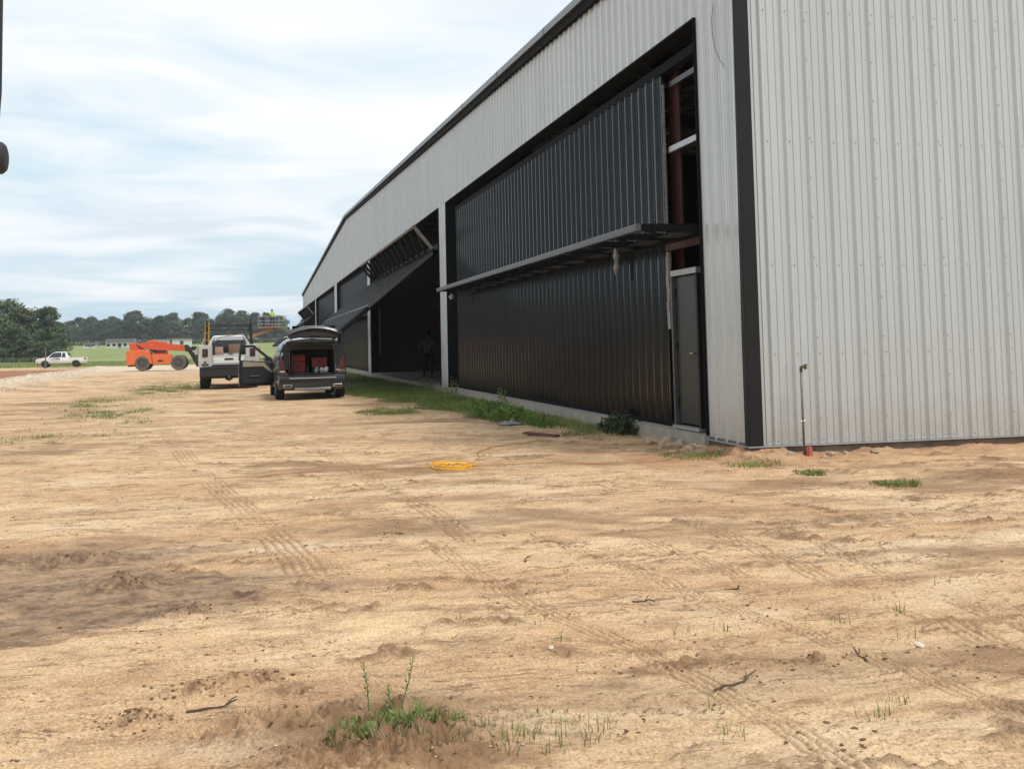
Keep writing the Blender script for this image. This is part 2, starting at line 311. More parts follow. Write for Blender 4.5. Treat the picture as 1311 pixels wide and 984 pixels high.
# keep the ground under the building's slab
inb=(GX.ravel()>.05)&(GY.ravel()>.05)&(GY.ravel()<103.8)&(GX.ravel()<60); GZ=np.where(inb,np.minimum(GZ,-.26),GZ)
na=len(angs); nr=len(rad)
co=np.stack([GX.ravel(),GY.ravel(),GZ],1)
idx=np.arange(nr*na).reshape(nr,na); nxt=np.roll(idx,-1,axis=1)
q=np.stack([idx[:-1],idx[1:],nxt[1:],nxt[:-1]],-1).reshape(-1,4)
co=np.vstack([co,[[CX,CY,-.18]]]); tri=np.stack([idx[0],nxt[0],np.full(na,len(co)-1)],-1)
me=bpy.data.meshes.new('ground'); me.vertices.add(len(co)); me.vertices.foreach_set('co',co.ravel().astype(np.float32))
nl=q.size+tri.size; me.loops.add(nl); me.loops.foreach_set('vertex_index',np.concatenate([q[:,::-1].ravel(),tri[:,::-1].ravel()]).astype(np.int32))
me.polygons.add(len(q)+len(tri)); ls=np.concatenate([np.arange(len(q))*4,len(q)*4+np.arange(len(tri))*3]); me.polygons.foreach_set('loop_start',ls.astype(np.int32))
me.update(calc_edges=True); me.validate(); me.polygons.foreach_set('use_smooth',[True]*len(me.polygons))
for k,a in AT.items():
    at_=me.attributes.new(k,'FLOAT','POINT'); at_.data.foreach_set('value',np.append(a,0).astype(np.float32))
if me.polygons[0].normal.z<0: me.flip_normals()
go=bpy.data.objects.new('ground',me); COL.objects.link(go); tag(go,kind='structure')
m=bpy.data.materials.new('sandy_ground'); m.use_nodes=True; nt=m.node_tree; N=nt.nodes.new; L=nt.links.new; bs=nt.nodes['Principled BSDF']
tcn=N('ShaderNodeTexCoord').outputs['Object']
def mapn(sx,sy,sz=1,rz=0):
    n=N('ShaderNodeMapping'); n.inputs['Scale'].default_value=(sx,sy,sz); n.inputs['Rotation'].default_value=(0,0,rz); L(tcn,n.inputs[0]); return n.outputs[0]
def mixc(f,a,b):
    n=N('ShaderNodeMix'); n.data_type='RGBA'
    if isinstance(f,(int,float)): n.inputs[0].default_value=f
    else: L(f,n.inputs[0])
    for i,v in ((6,a),(7,b)):
        if isinstance(v,tuple): n.inputs[i].default_value=(*v,1)
        else: L(v,n.inputs[i])
    return n.outputs[2]
def attr(k): n=N('ShaderNodeAttribute'); n.attribute_name=k; return n.outputs['Fac']
big=ramp(noise(mapn(.35,.8,1,-.2),1,6,.6,.4),(.35,0.),(.62,1.))
c=mixc(big,(.72,.51,.29),(.55,.34,.175))
mid=ramp(noise(mapn(2.2,5.5,1,-.2),1,8,.68,.5),(.46,0.),(.62,1.))
c=mixc(math_('MULTIPLY',mid,.62),c,(.31,.165,.08))
pal=ramp(noise(mapn(.8,1.6),1,5,.6),(.52,0.),(.68,.75)); c=mixc(pal,c,(.68,.52,.33))
fine=noise(mapn(70,70),1,3,.8); c=mixc(ramp(fine,(.34,.65),(.48,0.)),c,(.18,.105,.06)); c=mixc(ramp(fine,(.53,0.),(.66,.55)),c,(.86,.68,.46))
gr=N('ShaderNodeTexVoronoi'); gr.inputs['Scale'].default_value=140; L(tcn,gr.inputs['Vector']); c=mixc(ramp(gr.outputs['Distance'],(.08,.5),(.3,0.)),c,(.68,.57,.42))
def cracks(vec,sc,wd,lo,hi,dist=1.2):
    n_=noise(vec,sc,6,.62,dist); rg=math_('ABSOLUTE',math_('SUBTRACT',n_,.5)); k_=ramp(rg,(0,1.),(wd,0.))
    return math_('MULTIPLY',k_,ramp(noise(vec,sc*.7,4,.6),(lo,0.),(hi,1.)))
cr1=cracks(mapn(.9,3.6,1,-.2),1,.020,.46,.60); cr2=cracks(mapn(3,9,1,-.2),1,.03,.50,.62)
c=mixc(math_('MULTIPLY',cr1,.85),c,(.13,.07,.038)); c=mixc(math_('MULTIPLY',cr2,.85),c,(.13,.075,.042))
spk=ramp(noise(mapn(22,30,1,-.2),1,4,.75),(.57,0.),(.63,.9)); c=mixc(math_('MULTIPLY',spk,ramp(noise(mapn(1.4,2.6),1,4,.6),(.42,.15),(.58,1.))),c,(.17,.095,.05))
c=mixc(math_('MULTIPLY',attr('damp'),.72),c,(.22,.125,.065))
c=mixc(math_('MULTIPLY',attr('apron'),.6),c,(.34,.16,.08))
c=mixc(math_('MULTIPLY',attr('crumb'),.72),c,(.17,.095,.05))
c=mixc(math_('MULTIPLY',attr('track'),.55),c,(.24,.135,.07))
wcol=mixc(ramp(noise(mapn(5,9),1,8,.8),(.42,0.),(.58,1.)),(.10,.060,.038),(.33,.215,.125))
c=mixc(math_('MULTIPLY',attr('wet'),.85),c,wcol)
stone=mixc(ramp(noise(mapn(4,4),1,6,.8),(.42,0.),(.58,1.)),(.45,.36,.25),(.70,.60,.45)); c=mixc(attr('pale'),c,stone)
c=mixc(attr('red'),c,mixc(ramp(noise(mapn(.3,.8),1,5,.6),(.4,0.),(.6,1.)),(.22,.085,.04),(.36,.19,.10)))
grs=ramp(noise(mapn(5,5),1,6,.75),(.42,0.),(.55,1.)); c=mixc(math_('MULTIPLY',attr('grass'),grs),c,(.125,.125,.045))
fld=mixc(ramp(noise(mapn(.05,.16),1,6,.6),(.4,0.),(.62,1.)),(.165,.20,.062),(.27,.29,.105)); c=mixc(attr('field'),c,fld)
L(c,bs.inputs['Base Color']); bs.inputs['Specular IOR Level'].default_value=.25
L(mixc(attr('wet'),(.95,.95,.95),(.72,.72,.72)),bs.inputs['Roughness'])
bmp=N('ShaderNodeBump'); bmp.inputs['Strength'].default_value=.75; bmp.inputs['Distance'].default_value=.014
hh=math_('ADD',math_('ADD',noise(mapn(28,28),1,6,.75),math_('MULTIPLY',fine,.5)),math_('MULTIPLY',noise(mapn(7,16,1,-.2),1,5,.7),1.6)); L(hh,bmp.inputs['Height']); L(bmp.outputs[0],bs.inputs['Normal'])
me.materials.append(m)
# ------------------------------------------------------------------ hangar
HH=5.654; LEN=103.9; OPEN=[(1.17,19.38),(20.69,39.6),(40.9,59.2),(61.3,81.3),(82.6,102.6)]
def ztop(y): return 7.22+.0417*min(max(y,0),LEN-max(y,0))
H=root('hangar','long white ribbed metal hangar with black corner trim and five wide door bays','building')
PROF=[(0,.036),(.014,.036),(.040,0),(.085,0),(.092,.010),(.112,.010),(.119,0),(.185,0),(.192,.010),(.212,.010),(.219,0),(.2648,0),(.2908,.036)]
PITCH=.3048
def sheet_pts(u0,u1):
    k0=math.floor(u0/PITCH)-1; pts=[]
    for k in range(k0,math.ceil(u1/PITCH)+1):
        for (u,d) in PROF: pts.append((k*PITCH+u,d))
    res=[]
    for i,(u,d) in enumerate(pts):
        if u0<=u<=u1: res.append((u,d))
        if i+1<len(pts):
            a,b=pts[i],pts[i+1]
            for e in (u0,u1):
                if a[0]<e<b[0]: t=(e-a[0])/(b[0]-a[0]); res.append((e,a[1]+t*(b[1]-a[1])))
    res.sort(); return res
def sheet(name,m,parent,P,u0,u1,zb,zt,off=0):
    """P(u,d,z)->xyz ; one ribbed sheet as a thin folded skin"""
    pts=sheet_pts(u0+off,u1+off); mb=MB(); n=len(pts)
    if n<2: return
    for u,d in pts: mb.v.append(P(u-off,d,zb(u-off))); mb.v.append(P(u-off,d,zt(u-off)))
    for i in range(n-1): mb.f.append((2*i,2*i+2,2*i+3,2*i+1))
    return mb.build(name,m,parent,fix=False)
def run(name,m,parent,P,a,b,zb,zt,step=.9144):
    k=math.floor(a/step+1e-6)
    while k*step<b-1e-6:
        u0=max(a,k*step); u1=min(b,(k+1)*step); k+=1
        if u1-u0>.01: sheet(name,m,parent,P,u0,u1,zb,zt)
Pf=lambda u,d,z:(-.005-d,u,z)       # facade (faces -X)
Pe=lambda u,d,z:(u,-.005-d,z)       # near side wall (faces -Y)
cz=lambda v:(lambda u:v)
run('wall_sheet','sheet',H,Pf,-.02,OPEN[0][0],cz(-.03),lambda u:ztop(u)-.2)
for i,(a,b) in enumerate(OPEN):
    run('wall_sheet','sheet',H,Pf,a,b,cz(HH),lambda u:ztop(u)-.2)
    c2=OPEN[i+1][0] if i<4 else LEN-.05
    run('wall_sheet','sheet',H,Pf,b,c2,cz(-.03),lambda u:ztop(u)-.2)
# end wall ribs phase: first ribs at X=.357
def Pe2(u,d,z): return (u+.007,-.005-d,z)
run('wall_sheet','sheet',H,Pe2,.14,32,cz(-.03),cz(7.05))
# backing of the walls, jamb returns, headers
mb=MB(); mb.box(.0,.25,.0,OPEN[0][0]-.002,-.02,7.1)
mb.box(.252,32,.0,.2,-.02,7.08); mb.build('wall_backing','trim',H)
for i,(a,b) in enumerate(OPEN):
    c2=OPEN[i+1][0] if i<4 else LEN
    MB().box(.0,.25,b+.002,c2-.002,-.02,7.2).build('wall_backing','trim',H)
    MB().prism([(a-.001,HH+.01),(b+.001,HH+.01),(b+.001,ztop(b)-.2),(a-.001,ztop(a)-.2)],.003,.25,'x').build('header_backing','trim',H)
    MB().box(-.045,.30,a-.0,b+.0,HH-.02,HH+.008).build('header_trim','mblack',H)
    for yy,s in ((a,1),(b,-1)):
        MB().box(-.05,.3,min(yy,yy+s*.012),max(yy,yy+s*.012),0,HH-.021).build('jamb_trim','mblack',H)
# black corner trim
MB().prism([(-.05,-.03),(.075,-.03),(.072,1.2),(.0,5.4),(.0,7.2),(-.05,7.2)],-.046,-.034,'x').build('corner_trim','trim',H); MB().box(-.033,.135,-.05,-.04,-.03,7.2).build('corner_trim','trim',H)
for q in (-.02,): MB().box(-.050,-.047,q-.006,q+.006,-.03,7.2).build('trim_hem','dframe',H)
# drip edge under the sheets
MB().box(-.058,-.003,-.06,1.17,-.048,-.034).build('base_trim','drip',H); MB().box(-.002,32,-.06,-.003,-.048,-.034).build('base_trim','drip',H)
for i in range(4): MB().box(-.06,-.045,OPEN[i][1],OPEN[i+1][0],-.055,-.032).build('base_trim','drip',H)
# rake trim along both slopes of the gable
half=LEN/2
for y0,y1 in ((-.1,half),(half,LEN+.1)):
    z0=ztop(max(0,min(LEN,y0)))+(-.004 if y0<0 else 0); z1=ztop(max(0,min(LEN,y1)))
    MB().prism([(y0,z0-.27),(y1,z1-.27),(y1,z1-.11),(y0,z0-.11)],-.11,-.005,'x').build('rake_trim','mblack',H)
    MB().prism([(y0,z0-.109),(y1,z1-.109),(y1,z1+.03),(y0,z0+.03)],-.17,-.02,'x').build('rake_cap','rake',H)
    n=13; mb=MB()
    for k in range(n):
        yy=y0+(y1-y0)*k/n; zz=z0+(z1-z0)*k/n; mb.box(-.175,-.171,yy-.03,yy+.03,zz-.11,zz+.032)
    mb.build('cap_joint','lframe',H)
mb=MB(); mb.add([(-.1,-.05,ztop(0)+.02),(-.1,half,ztop(half)+.02),(40,half,ztop(half)+.02),(40,-.05,ztop(0)+.02),(-.1,LEN+.05,ztop(0)+.02),(40,LEN+.05,ztop(0)+.02)],[(0,1,2,3),(1,4,5,2)])
o=mb.build('roof','sheet',H,fix=False); sm=o.modifiers.new('solid','SOLIDIFY'); sm.thickness=.08
MB().box(-.1,32,-.30,-.06,7.06,7.2).build('gutter','trim',H)
# slab
MB().box(-.10,40,1.12,LEN,-.30,0.0).build('floor_slab','conc',H); MB().box(-.03,40,.0,1.119,-.30,-.004).build('floor_slab','concdirty',H)
MB().box(-.04,32,-.03,-.001,-.35,-.06).build('footing','concdirty',H)
# interior: back wall, partitions, far wall
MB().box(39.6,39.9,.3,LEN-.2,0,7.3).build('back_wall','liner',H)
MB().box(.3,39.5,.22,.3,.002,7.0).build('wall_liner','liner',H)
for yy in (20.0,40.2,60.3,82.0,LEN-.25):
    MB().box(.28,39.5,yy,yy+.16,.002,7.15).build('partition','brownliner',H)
# far wall outside
MB().box(0,40,LEN-.06,LEN,-.02,7.15).build('far_wall','sheet',H)
mb=MB()
for y in np.arange(2,LEN-1,5.2): mb.box(.3,39,y,y+.18,6.7,6.95)
mb.build('roof_beam','redsteel',H)
for x in (6,12,18): MB().box(x,x+.25,.35,.6,0,6.8).build('column','redsteel',H)
# screws (hex heads) on the side wall and near piers
def hexes(name,pts,normal,r=.0062):
    mb=MB()
    for (x,y,z) in pts:
        if normal=='y': mb.lathe([(0,r*1.5),(-.004,r*1.5),(-.004,r),(-.010,r)],(x,y,z),'y',6)
        else: mb.lathe([(0,r*1.5),(-.004,r*1.5),(-.004,r),(-.010,r)],(x,y,z),'x',6)
    return tag(mb.build(name,'screw',H),kind='stuff')
pts=[]
for k in range(0,36):
    x=.312+k*PITCH+.05
    for z in (1.083,2.184,3.74,5.405): pts.append((x,-.005,z))
    pts.append((x,-.005,.02)); pts.append((x-.13,-.005,.02))
for k in range(1,12):
    x=.0+.9144*k+.007
    for j in range(14): pts.append((x,-.041,.28+.5*j))
hexes('screw_heads',pts,'y')
pts=[]
for k in range(0,70):
    y=k*PITCH+.055
    if y<1.15 and y>.3:
        for z in (.02,1.083,2.184,3.74,5.405): pts.append((-.005,y,z))
    if y>.3: pts.append((-.005,y,HH+.1)); pts.append((-.005,y,6.6))
hexes('screw_heads',pts,'x')
# hanging wire loop on the pier
mb=MB(); mb.tube([(-.05,.52,5.62),(-.062,.56,5.45),(-.055,.57,5.25),(-.062,.50,5.05),(-.058,.38,4.86),(-.055,.27,4.74)],.0035,5); tag(mb.build('loose_wire','dframe'),'thin loose wire curling down the white pier beside the black corner trim','wire')
# ------------------------------------------------------------------ hangar doors
def lift_door(label,y0,y1,ang,ny0=None,piv=(.0,2.86),truss=True,full=True,rib_y0=None):
    """leaf in local axes: u along Y, local z up the leaf, -x outward; rotated about Y at the pivot"""
    o=root('hangar_door',label,'hangar door',(piv[0],0,piv[1]),group='lifting doors of the hangar',rot=(0,ang,0))
    zb=-piv[1]+.07; zt=HH-piv[1]-.35
    Pd=lambda u,d,z:(-.03-d*1.35,u,z)
    ry=rib_y0 if rib_y0 else y0+.05
    run('door_sheet','black_sheet',o,Pd,ry,y1-.05,cz(zb),cz(-.09)); run('door_sheet','black_sheet',o,Pd,ry,y1-.05,cz(.09),cz(zt))
    b=lambda *a:MB().box(*a)
    b(-.06,.08,y0,y1,zt,zt+.14).build('top_rail','mblack',o); b(-.04,.08,y0,y1,zb-.06,zb).build('bottom_rail','mblack',o)
    b(-.045,.08,y0,y1,-.088,.088).build('middle_rail','mblack',o)
    MB().add([(-.012,ry,zb),(-.012,y1,zb),(-.012,y1,zt),(-.012,ry,zt)],[(0,1,2,3)]).build('door_backing','mblack',o,fix=False)
    for yy in (y0,y1-.09): b(-.03,.08,yy,yy+.09,zb,zt).build('side_rail','mblack',o)
    if truss:
        t0,t1=y0+.02,y1-2.3; w=1.06
        b(-w-.04,-w+.04,t0,t1,-.05,.05).build('outer_chord','tsteel' if ang else 'lframe',o,bevel=.008)
        b(-.13,-.05,t0,t1,-.03,.05).build('inner_chord','mblack',o)
        n=13
        for k in range(n+1):
            yy=t0+.05+(t1-t0-.1)*k/n; s=.10 if k==0 else .06
            b(-w+.042,-.132,yy-s/2,yy+s/2,-.045,.045 if k else .052).build('cross_bar','tsteel' if (k==0 and ang) else 'mblack',o)
            if k<n:
                MB().bar((-w+.05,yy,-.01),(-.14,yy+(t1-t0-.1)/n,-.01),.04,.03).build('brace','dframe',o)
                if ang==0 and y0<5: MB().box(-.46,-.14,yy+.25,yy+.8,-.052,-.048).build('gusset_plate','lframe',o)
    return o
D1=lift_door('closed black ribbed hangar door nearest the corner, walk door beside it',1.30,18.75,0,piv=(.20,2.80),rib_y0=2.82)
# unsheeted end of door 1: red column, light girts, walk door
MB().box(.14,.17,2.60,3.0,-2.75,2.6).build('red_post','redsteel',D1)
MB().box(.02,.08,1.32,2.75,1.30,1.385).build('girt','galv',D1)
MB().box(.06,.12,1.32,2.75,2.30,2.38).build('girt','lframe',D1)
MB().box(-.10,-.02,1.32,2.72,-.20,-.10).build('red_lintel','redsteel',D1)
MB().box(-.16,-.10,1.26,1.36,-.35,.22).build('end_plate','trim',D1,bevel=.01)
for z in (-1.56,): MB().box(.02,.08,2.44,2.62,z,z+.07).build('bracket','galv',D1)
MB().bar((.35,1.3,1.2),(.5,3.2,-.1),.012).build('cable','lframe',D1); MB().bar((.35,1.3,2.2),(.5,2.9,.5),.012).build('cable','lframe',D1)
# torn insulation edge
mb=MB(); rr=random.Random(4); z=-.2
while z>-1.3:
    h=.06+.06*rr.random(); mb.box(-.04-.02*rr.random(),.0,2.76-.03*rr.random(),2.82+.01*rr.random(),z-h,z); z-=h+.005
z=2.35
while z>.15:
    h=.06+.09*rr.random()
    mb.box(-.03-.01*rr.random(),.0,2.806-.006*rr.random(),2.817,z-h,z)
    z-=h+.01
mb.build('torn_insulation','ins',D1)
wd=root('walk_door','plain dark grey personnel door set beside the closed hangar door','door',(.10,1.63,.09))
MB().box(.02,.06,.03,.80,.0,2.10).build('door_leaf','walkdoor',wd,bevel=.004)
MB().box(-.03,.10,-.03,.86,2.12,2.20).build('head_frame','galv',wd); MB().box(-.03,.10,.82,.87,-.03,2.11).build('side_frame','lframe',wd); MB().box(-.03,.10,-.045,.01,-.03,2.11).build('side_frame','trim',wd)
MB().box(-.06,.10,-.03,.87,-.075,-.032).build('threshold','galv',wd)
for z in (.25,1.05,1.82): MB().box(.0,.02,.775,.81,z,z+.11).build('hinge','trim',wd)
hd=MB().tube([(.02,.12,1.0),(-.035,.12,1.0),(-.035,.24,1.0)],.011,8).build('handle','chrome',wd)
# door 2: open like a canopy
D2=lift_door('open black hangar door tilted out over the grass like a canopy',20.85,39.3,R(50.8),piv=(-.12,4.27))
lt=MB().box(-.075,-.062,20.85,39.3,-2.80,-2.72).build('edge_strip','lframe',D2)
MB().box(-.062,.02,20.80,20.848,-2.8,-.1).build('edge_strip','lframe',D2)
D3=lift_door('closed black hangar door just beyond the tilted open one',41.05,59.0,0,piv=(.20,2.80))
D4=lift_door('closed black hangar door fourth from the near corner',61.5,81.1,0,piv=(.20,2.80))
D5=lift_door('open tilted black hangar door at the far end of the building',82.8,102.2,R(50.8),piv=(-.12,4.27))
tag(MB().box(.32,.36,39.0,39.06,.9,3.15).build('timber_prop','pinkbag'),'thin pale upright board standing inside the open bay','board')
# cloth and lamp hanging from truss of door 1
mb=MB(); rr=random.Random(3)
for k in range(3):
    cxp,cyp=-.45+.02*k,3.35+.05*k; zz=2.70
    pr=[(0,.012),(-.10,.03+.01*k),(-.2,.02),(-.30,.035),(-.38,.004)]
    mb.lathe([(a,r) for a,r in pr],(cxp,cyp,zz),'z',7)
for i,v in enumerate(mb.v): mb.v[i]=(v[0]+rr.uniform(-.012,.012),v[1]+rr.uniform(-.012,.012),v[2]+rr.uniform(-.012,.012))
tag(mb.build('hanging_cloth','ins'),'pale cloth scrap hanging under the near truss of the closed door','cloth')
mb=MB(); mb.lathe([(0,.02),(-.05,.03),(-.06,.09),(-.15,.05)],(-.62,15.7,2.66),'z',10); tag(mb.build('hanging_lamp','drip'),'small pale floodlight under the far end of the door truss','lamp')
# ------------------------------------------------------------------ water pipe, rubble, small things
wp=root('water_pipe','thin grey standpipe with brass tap and orange collar by the side wall','standpipe',(.585,-.20,-.20))
MB().tube([(0,0,0),(0,0,1.09)],.014,10).build('riser','pipe',wp,smooth=True)
MB().tube([(0,0,1.07),(0,-.005,1.12),(.03,-.02,1.13),(.055,-.03,1.10)],.02,8).build('tap','brass',wp,smooth=True)
MB().lathe([(0,.028),(.02,.028)],(.05,-.025,1.135),'z',6).build('tap_handle','brass',wp)
MB().box(.015,.085,-.05,.0,.0,.15).box(.03,.06,-.06,-.05,.05,.19).build('orange_collar','orangetape',wp,bevel=.006)
MB().tube([(-.03,0,.46),(.03,0,.47)],.010,6).build('clamp','galv',wp)
def rock(name,loc,s,m,label=None,cat=None,group=None,sub=2,seed=0,sq=(1,1,.6)):
    bm=bmesh.new(); bmesh.ops.create_icosphere(bm,subdivisions=sub,radius=1); rr=random.Random(seed)
    pl=[(Vector((rr.uniform(-1,1),rr.uniform(-1,1),rr.uniform(-1,1))).normalized(),rr.uniform(.55,.9)) for _ in range(9)]
    for v in bm.verts:
        for n,dd in pl:
            e=v.co.dot(n)-dd
            if e>0: v.co-=n*e
        v.co+=Vector((rr.uniform(-.04,.04),)*3); v.co=Vector((v.co.x*sq[0]*s,v.co.y*sq[1]*s,v.co.z*sq[2]*s))
    mm=bpy.data.meshes.new(name); bm.to_mesh(mm); bm.free(); mm.materials.append(M[m]); o=bpy.data.objects.new(name,mm); COL.objects.link(o); o.location=loc; o.rotation_euler=(rr.uniform(-.3,.3),rr.uniform(-.3,.3),rr.uniform(0,6)); tag(o,label,cat,group); return o
ORD=['first','second','third','fourth','fifth','sixth','seventh','eighth','ninth','tenth','eleventh']
RUB=[('%s lump of tan concrete rubble from the green bush towards the corner'%o_) for o_ in ORD]
RUB=[RUB[i_] for i_ in (1,3,4,6,7,8,0,5,2,9,10)]+['%s small tan stone from the black corner trim along the side wall'%ORD[i_] for i_ in (2,3,0,4,1)]
k=0
for (x,y,s) in [(-.28,2.35,.12),(-.22,2.05,.14),(-.35,1.8,.13),(-.25,1.55,.10),(-.42,1.35,.12),(-.3,1.1,.09),(-.22,2.7,.09),(-.5,1.6,.07),(-.45,2.15,.08),(-.32,.75,.08),(-.18,.45,.06),(.9,-.25,.07),(1.15,-.22,.06),(.35,-.3,.06),(1.5,-.25,.06),(.75,-.38,.05)]:
    rock('rubble_chunk',(x,y,gz(x,y)+s*.12),s,'rock',RUB[k],'rubble','concrete rubble by the pier' if x<0 else 'stones along the side wall',seed=k); k+=1
# dirt clods and small stones as loose scatter
def scatter(name,m,n,fn,smin,smax,seed,flat=.5):
    r=np.random.default_rng(seed); mb=MB(); base=[]
    bm=bmesh.new(); bmesh.ops.create_icosphere(bm,subdivisions=1,radius=1); bv=np.array([v.co for v in bm.verts]); bf=[tuple(v.index for v in f.verts) for f in bm.faces]; bm.free()
    P=fn(n,r); Z=ground(P[:,0],P[:,1])[0]
    for (x,y),z in zip(P,Z):
        s=smin+(smax-smin)*r.random()**3; v=bv*(1+r.normal(0,.32,(len(bv),1)))*s*np.array([r.uniform(.7,1.5),r.uniform(.7,1.2),flat]); a=r.random()*6.3; ca,sa=math.cos(a),math.sin(a)
        v=np.stack([v[:,0]*ca-v[:,1]*sa+x,v[:,0]*sa+v[:,1]*ca+y,v[:,2]+z+s*.1],1); mb.add(v.tolist(),bf)
    return tag(mb.build(name,m,fix=False),kind='stuff')
def cone_pts(n,r,dmin=3.6,dmax=22,pw=1.6,c=0):
    d=dmin+(dmax-dmin)*r.random(n)**pw; a=yaw0+r.uniform(-.55,.57,n); x=CX+d*np.sin(a); y=CY+d*np.cos(a)
    k=~((x>-.4)&(y>-.5)); return np.stack([x[k],y[k]],1)
def clump_pts(n,r):
    P=cone_pts(n*5,r,3.6,24); f=fbm(P[:,0]/.5,P[:,1]/.35,3,91); P=P[f>.28]; return P[:n]
o=scatter('dirt_clods','clod',3600,clump_pts,.002,.012,5); tag(o,'small brown clods of earth strewn over the sand','clods')
o=scatter('gravel','pebble',700,lambda n,r:cone_pts(n,r,3.7,14),.002,.007,6); tag(o,'pale grit scattered over the sand','gravel')
def lumps(n,r):
    C=[(-6.03,-7.02,.14,.06),(-6.25,-7.12,.1,.05),(-5.55,-7.62,.3,.15),(-5.5,-7.95,.3,.15),(-6.8,-5.0,.16,.09),(-7.25,-4.1,.35,.1),(-6.45,-7.4,.1,.06),(-4.95,-3.95,.06,.05),(-6.35,-5.75,.12,.1),(-3.55,-7.45,.2,.05)]
    out=[]
    for i in range(n): a=C[r.integers(len(C))]; out.append((a[0]+r.normal()*a[2],a[1]+r.normal()*a[3]))
    return np.array(out)
o=scatter('earth_crumbs','clod',1500,lumps,.002,.011,8); tag(o,'crumbled dark earth in small heaps','earth')
berm=scatter('crushed_stone','pebble',3800,lambda n,r:(lambda y:np.stack([-16.4-(y-34)*.055+r.normal(0,.9,n),y],1))(r.uniform(30,98,n)),.02,.06,9); tag(berm,'pale crushed stone in a low ridge beside the red soil','crushed stone')
for i,(x,y,l,a,lab) in enumerate([(-3.98,-7.62,.30,.5,'dark curved twig in the left part of the dirt foreground'),(-3.3,-7.45,.16,1.2,'short forked twig left of the white stone'),(-4.2,-5.0,.14,.9,'thin twig lying where faint tyre marks cross'),(-5.5,-7.85,.32,-.2,'bare stick lying across the grass clump'),(-3.85,-6.2,.12,-.9,'short twig beside the middle tyre marks'),(-6.15,-7.35,.2,.3,'thin stick left of the grass clump'),(-3.2,-6.0,.10,.2,'small dark twig right of the middle tyre marks')]):
    rr=random.Random(i); P=[]
    for t in np.linspace(0,1,8):
        xx=x+l*(t-.5)*math.cos(a)+.02*math.sin(t*5+i); yy=y+l*(t-.5)*math.sin(a)+.02*math.cos(t*4+i); P.append((xx,yy,gz(xx,yy)+.006+.02*t*(t>.6)))
    mb=MB().tube(P,.006,6,.003); q=Vector(P[4]); mb.tube([q,q+Vector((.03,.04,.015)),q+Vector((.05,.08,.01))],.004,5,.002)
    tag(mb.build('twig','twig'),lab,'twig')
rock('white_stone',(-2.97,-7.42,gz(-2.97,-7.42)+.008),.028,'pebble','single white stone on the sand in the right foreground','stone',seed=33)
rock('white_stone',(-4.63,-7.02,gz(-4.63,-7.02)+.004),.014,'pebble','tiny pale stone beside the grooves in the middle foreground','stone',seed=34)
tag(MB().box(-.33,.33,-.06,.06,0,.035).build('plank','wood',bevel=.004),'short reddish brown plank lying on the dirt near the slab','plank')
pk=bpy.data.objects['plank']; pk.location=(-1.5,4.1,gz(-1.5,4.1)+.005); pk.rotation_euler=(.02,.03,-.95)
# grey rag
n=14; mb=MB(); rr=np.random.default_rng(2)
for i in range(n+1):
    for j in range(n+1):
        u,v=i/n-.5,j/n-.5; e=max(0,1-4*(u*u+v*v)); mb.v.append((u*.42+.04*math.sin(7*v),v*.28+.03*math.sin(9*u),.05*e*(1+.9*math.sin(u*17+v*9))*1+.012))
for i in range(n):
    for j in range(n): a=i*(n+1)+j; mb.f.append((a,a+1,a+n+2,a+n+1))
o=mb.build('rag','rag',smooth=True,fix=False); o.location=(-1.42,6.35,gz(-1.42,6.35)); tag(o,'crumpled grey rag on the dirt beside the weeds','rag'); o.modifiers.new('s','SOLIDIFY').thickness=.006
# cords
def on_ground(pts,r,n=10,h=0):
    P=[np.array(p,float) for p in pts]; Q=[]
    for i in range(len(P)-1):
        p0=P[max(i-1,0)];p1=P[i];p2=P[i+1];p3=P[min(i+2,len(P)-1)]
        for t in np.linspace(0,1,n)[:-1]:
            q=.5*((2*p1)+(-p0+p2)*t+(2*p0-5*p1+4*p2-p3)*t*t+(-p0+3*p1-3*p2+p3)*t**3); Q.append(q)
    Q.append(P[-1]); Q=np.array(Q); Z=ground(Q[:,0],Q[:,1])[0]; return [(x,y,z+r+h) for (x,y),z in zip(Q,Z)]
rr=random.Random(5); coil=[]
for k in range(6*14):
    t=k/14*2*PI; ra=.22+.05*math.sin(k*.37)+.04*math.sin(k*.11); cxx=-3.64+.03*math.sin(k*.071); cyy=.42+.06*math.cos(k*.053)
    x=cxx+ra*math.cos(t); y=cyy+ra*1.35*math.sin(t); coil.append((x,y,gz(-3.64,.42)+.012+.0006*k*(.5+.5*math.sin(k*.21))))
for a in ((.2,.9),(1.1,2.4)): coil+=[(-3.64+.2*math.cos(a[0]),.42+.25*math.sin(a[0]),coil[-1][2]+.01),(-3.64-.2*math.cos(a[1]),.42-.25*math.sin(a[1]),coil[-1][2]+.01)]
tag(MB().tube(coil,.0062,6).build('coiled_cord','cord',smooth=True,fix=False),'bright yellow electric cord coiled on the sand','cord')
for nm,pts,lab in (('trailing_cord',[(-3.9,.4),(-4.6,.55),(-5.4,.6),(-6.4,.45)],'orange cord trailing left from the yellow coil'),
  ('trailing_cord',[(-3.4,.35),(-2.6,.25),(-1.9,-.0),(-1.1,.12),(-.5,1.1),(-.3,1.6)],'orange cord running right from the yellow coil to the walk door'),
  ('trailing_cord',[(-3.3,.75),(-3.12,1.3),(-2.95,2.1),(-2.4,2.9),(-1.6,3.2)],'orange cord looping away behind the yellow coil')):
    tag(MB().tube(on_ground(pts,.013),.0060,6).build(nm,'cordo',smooth=True,fix=False),lab,'cord')
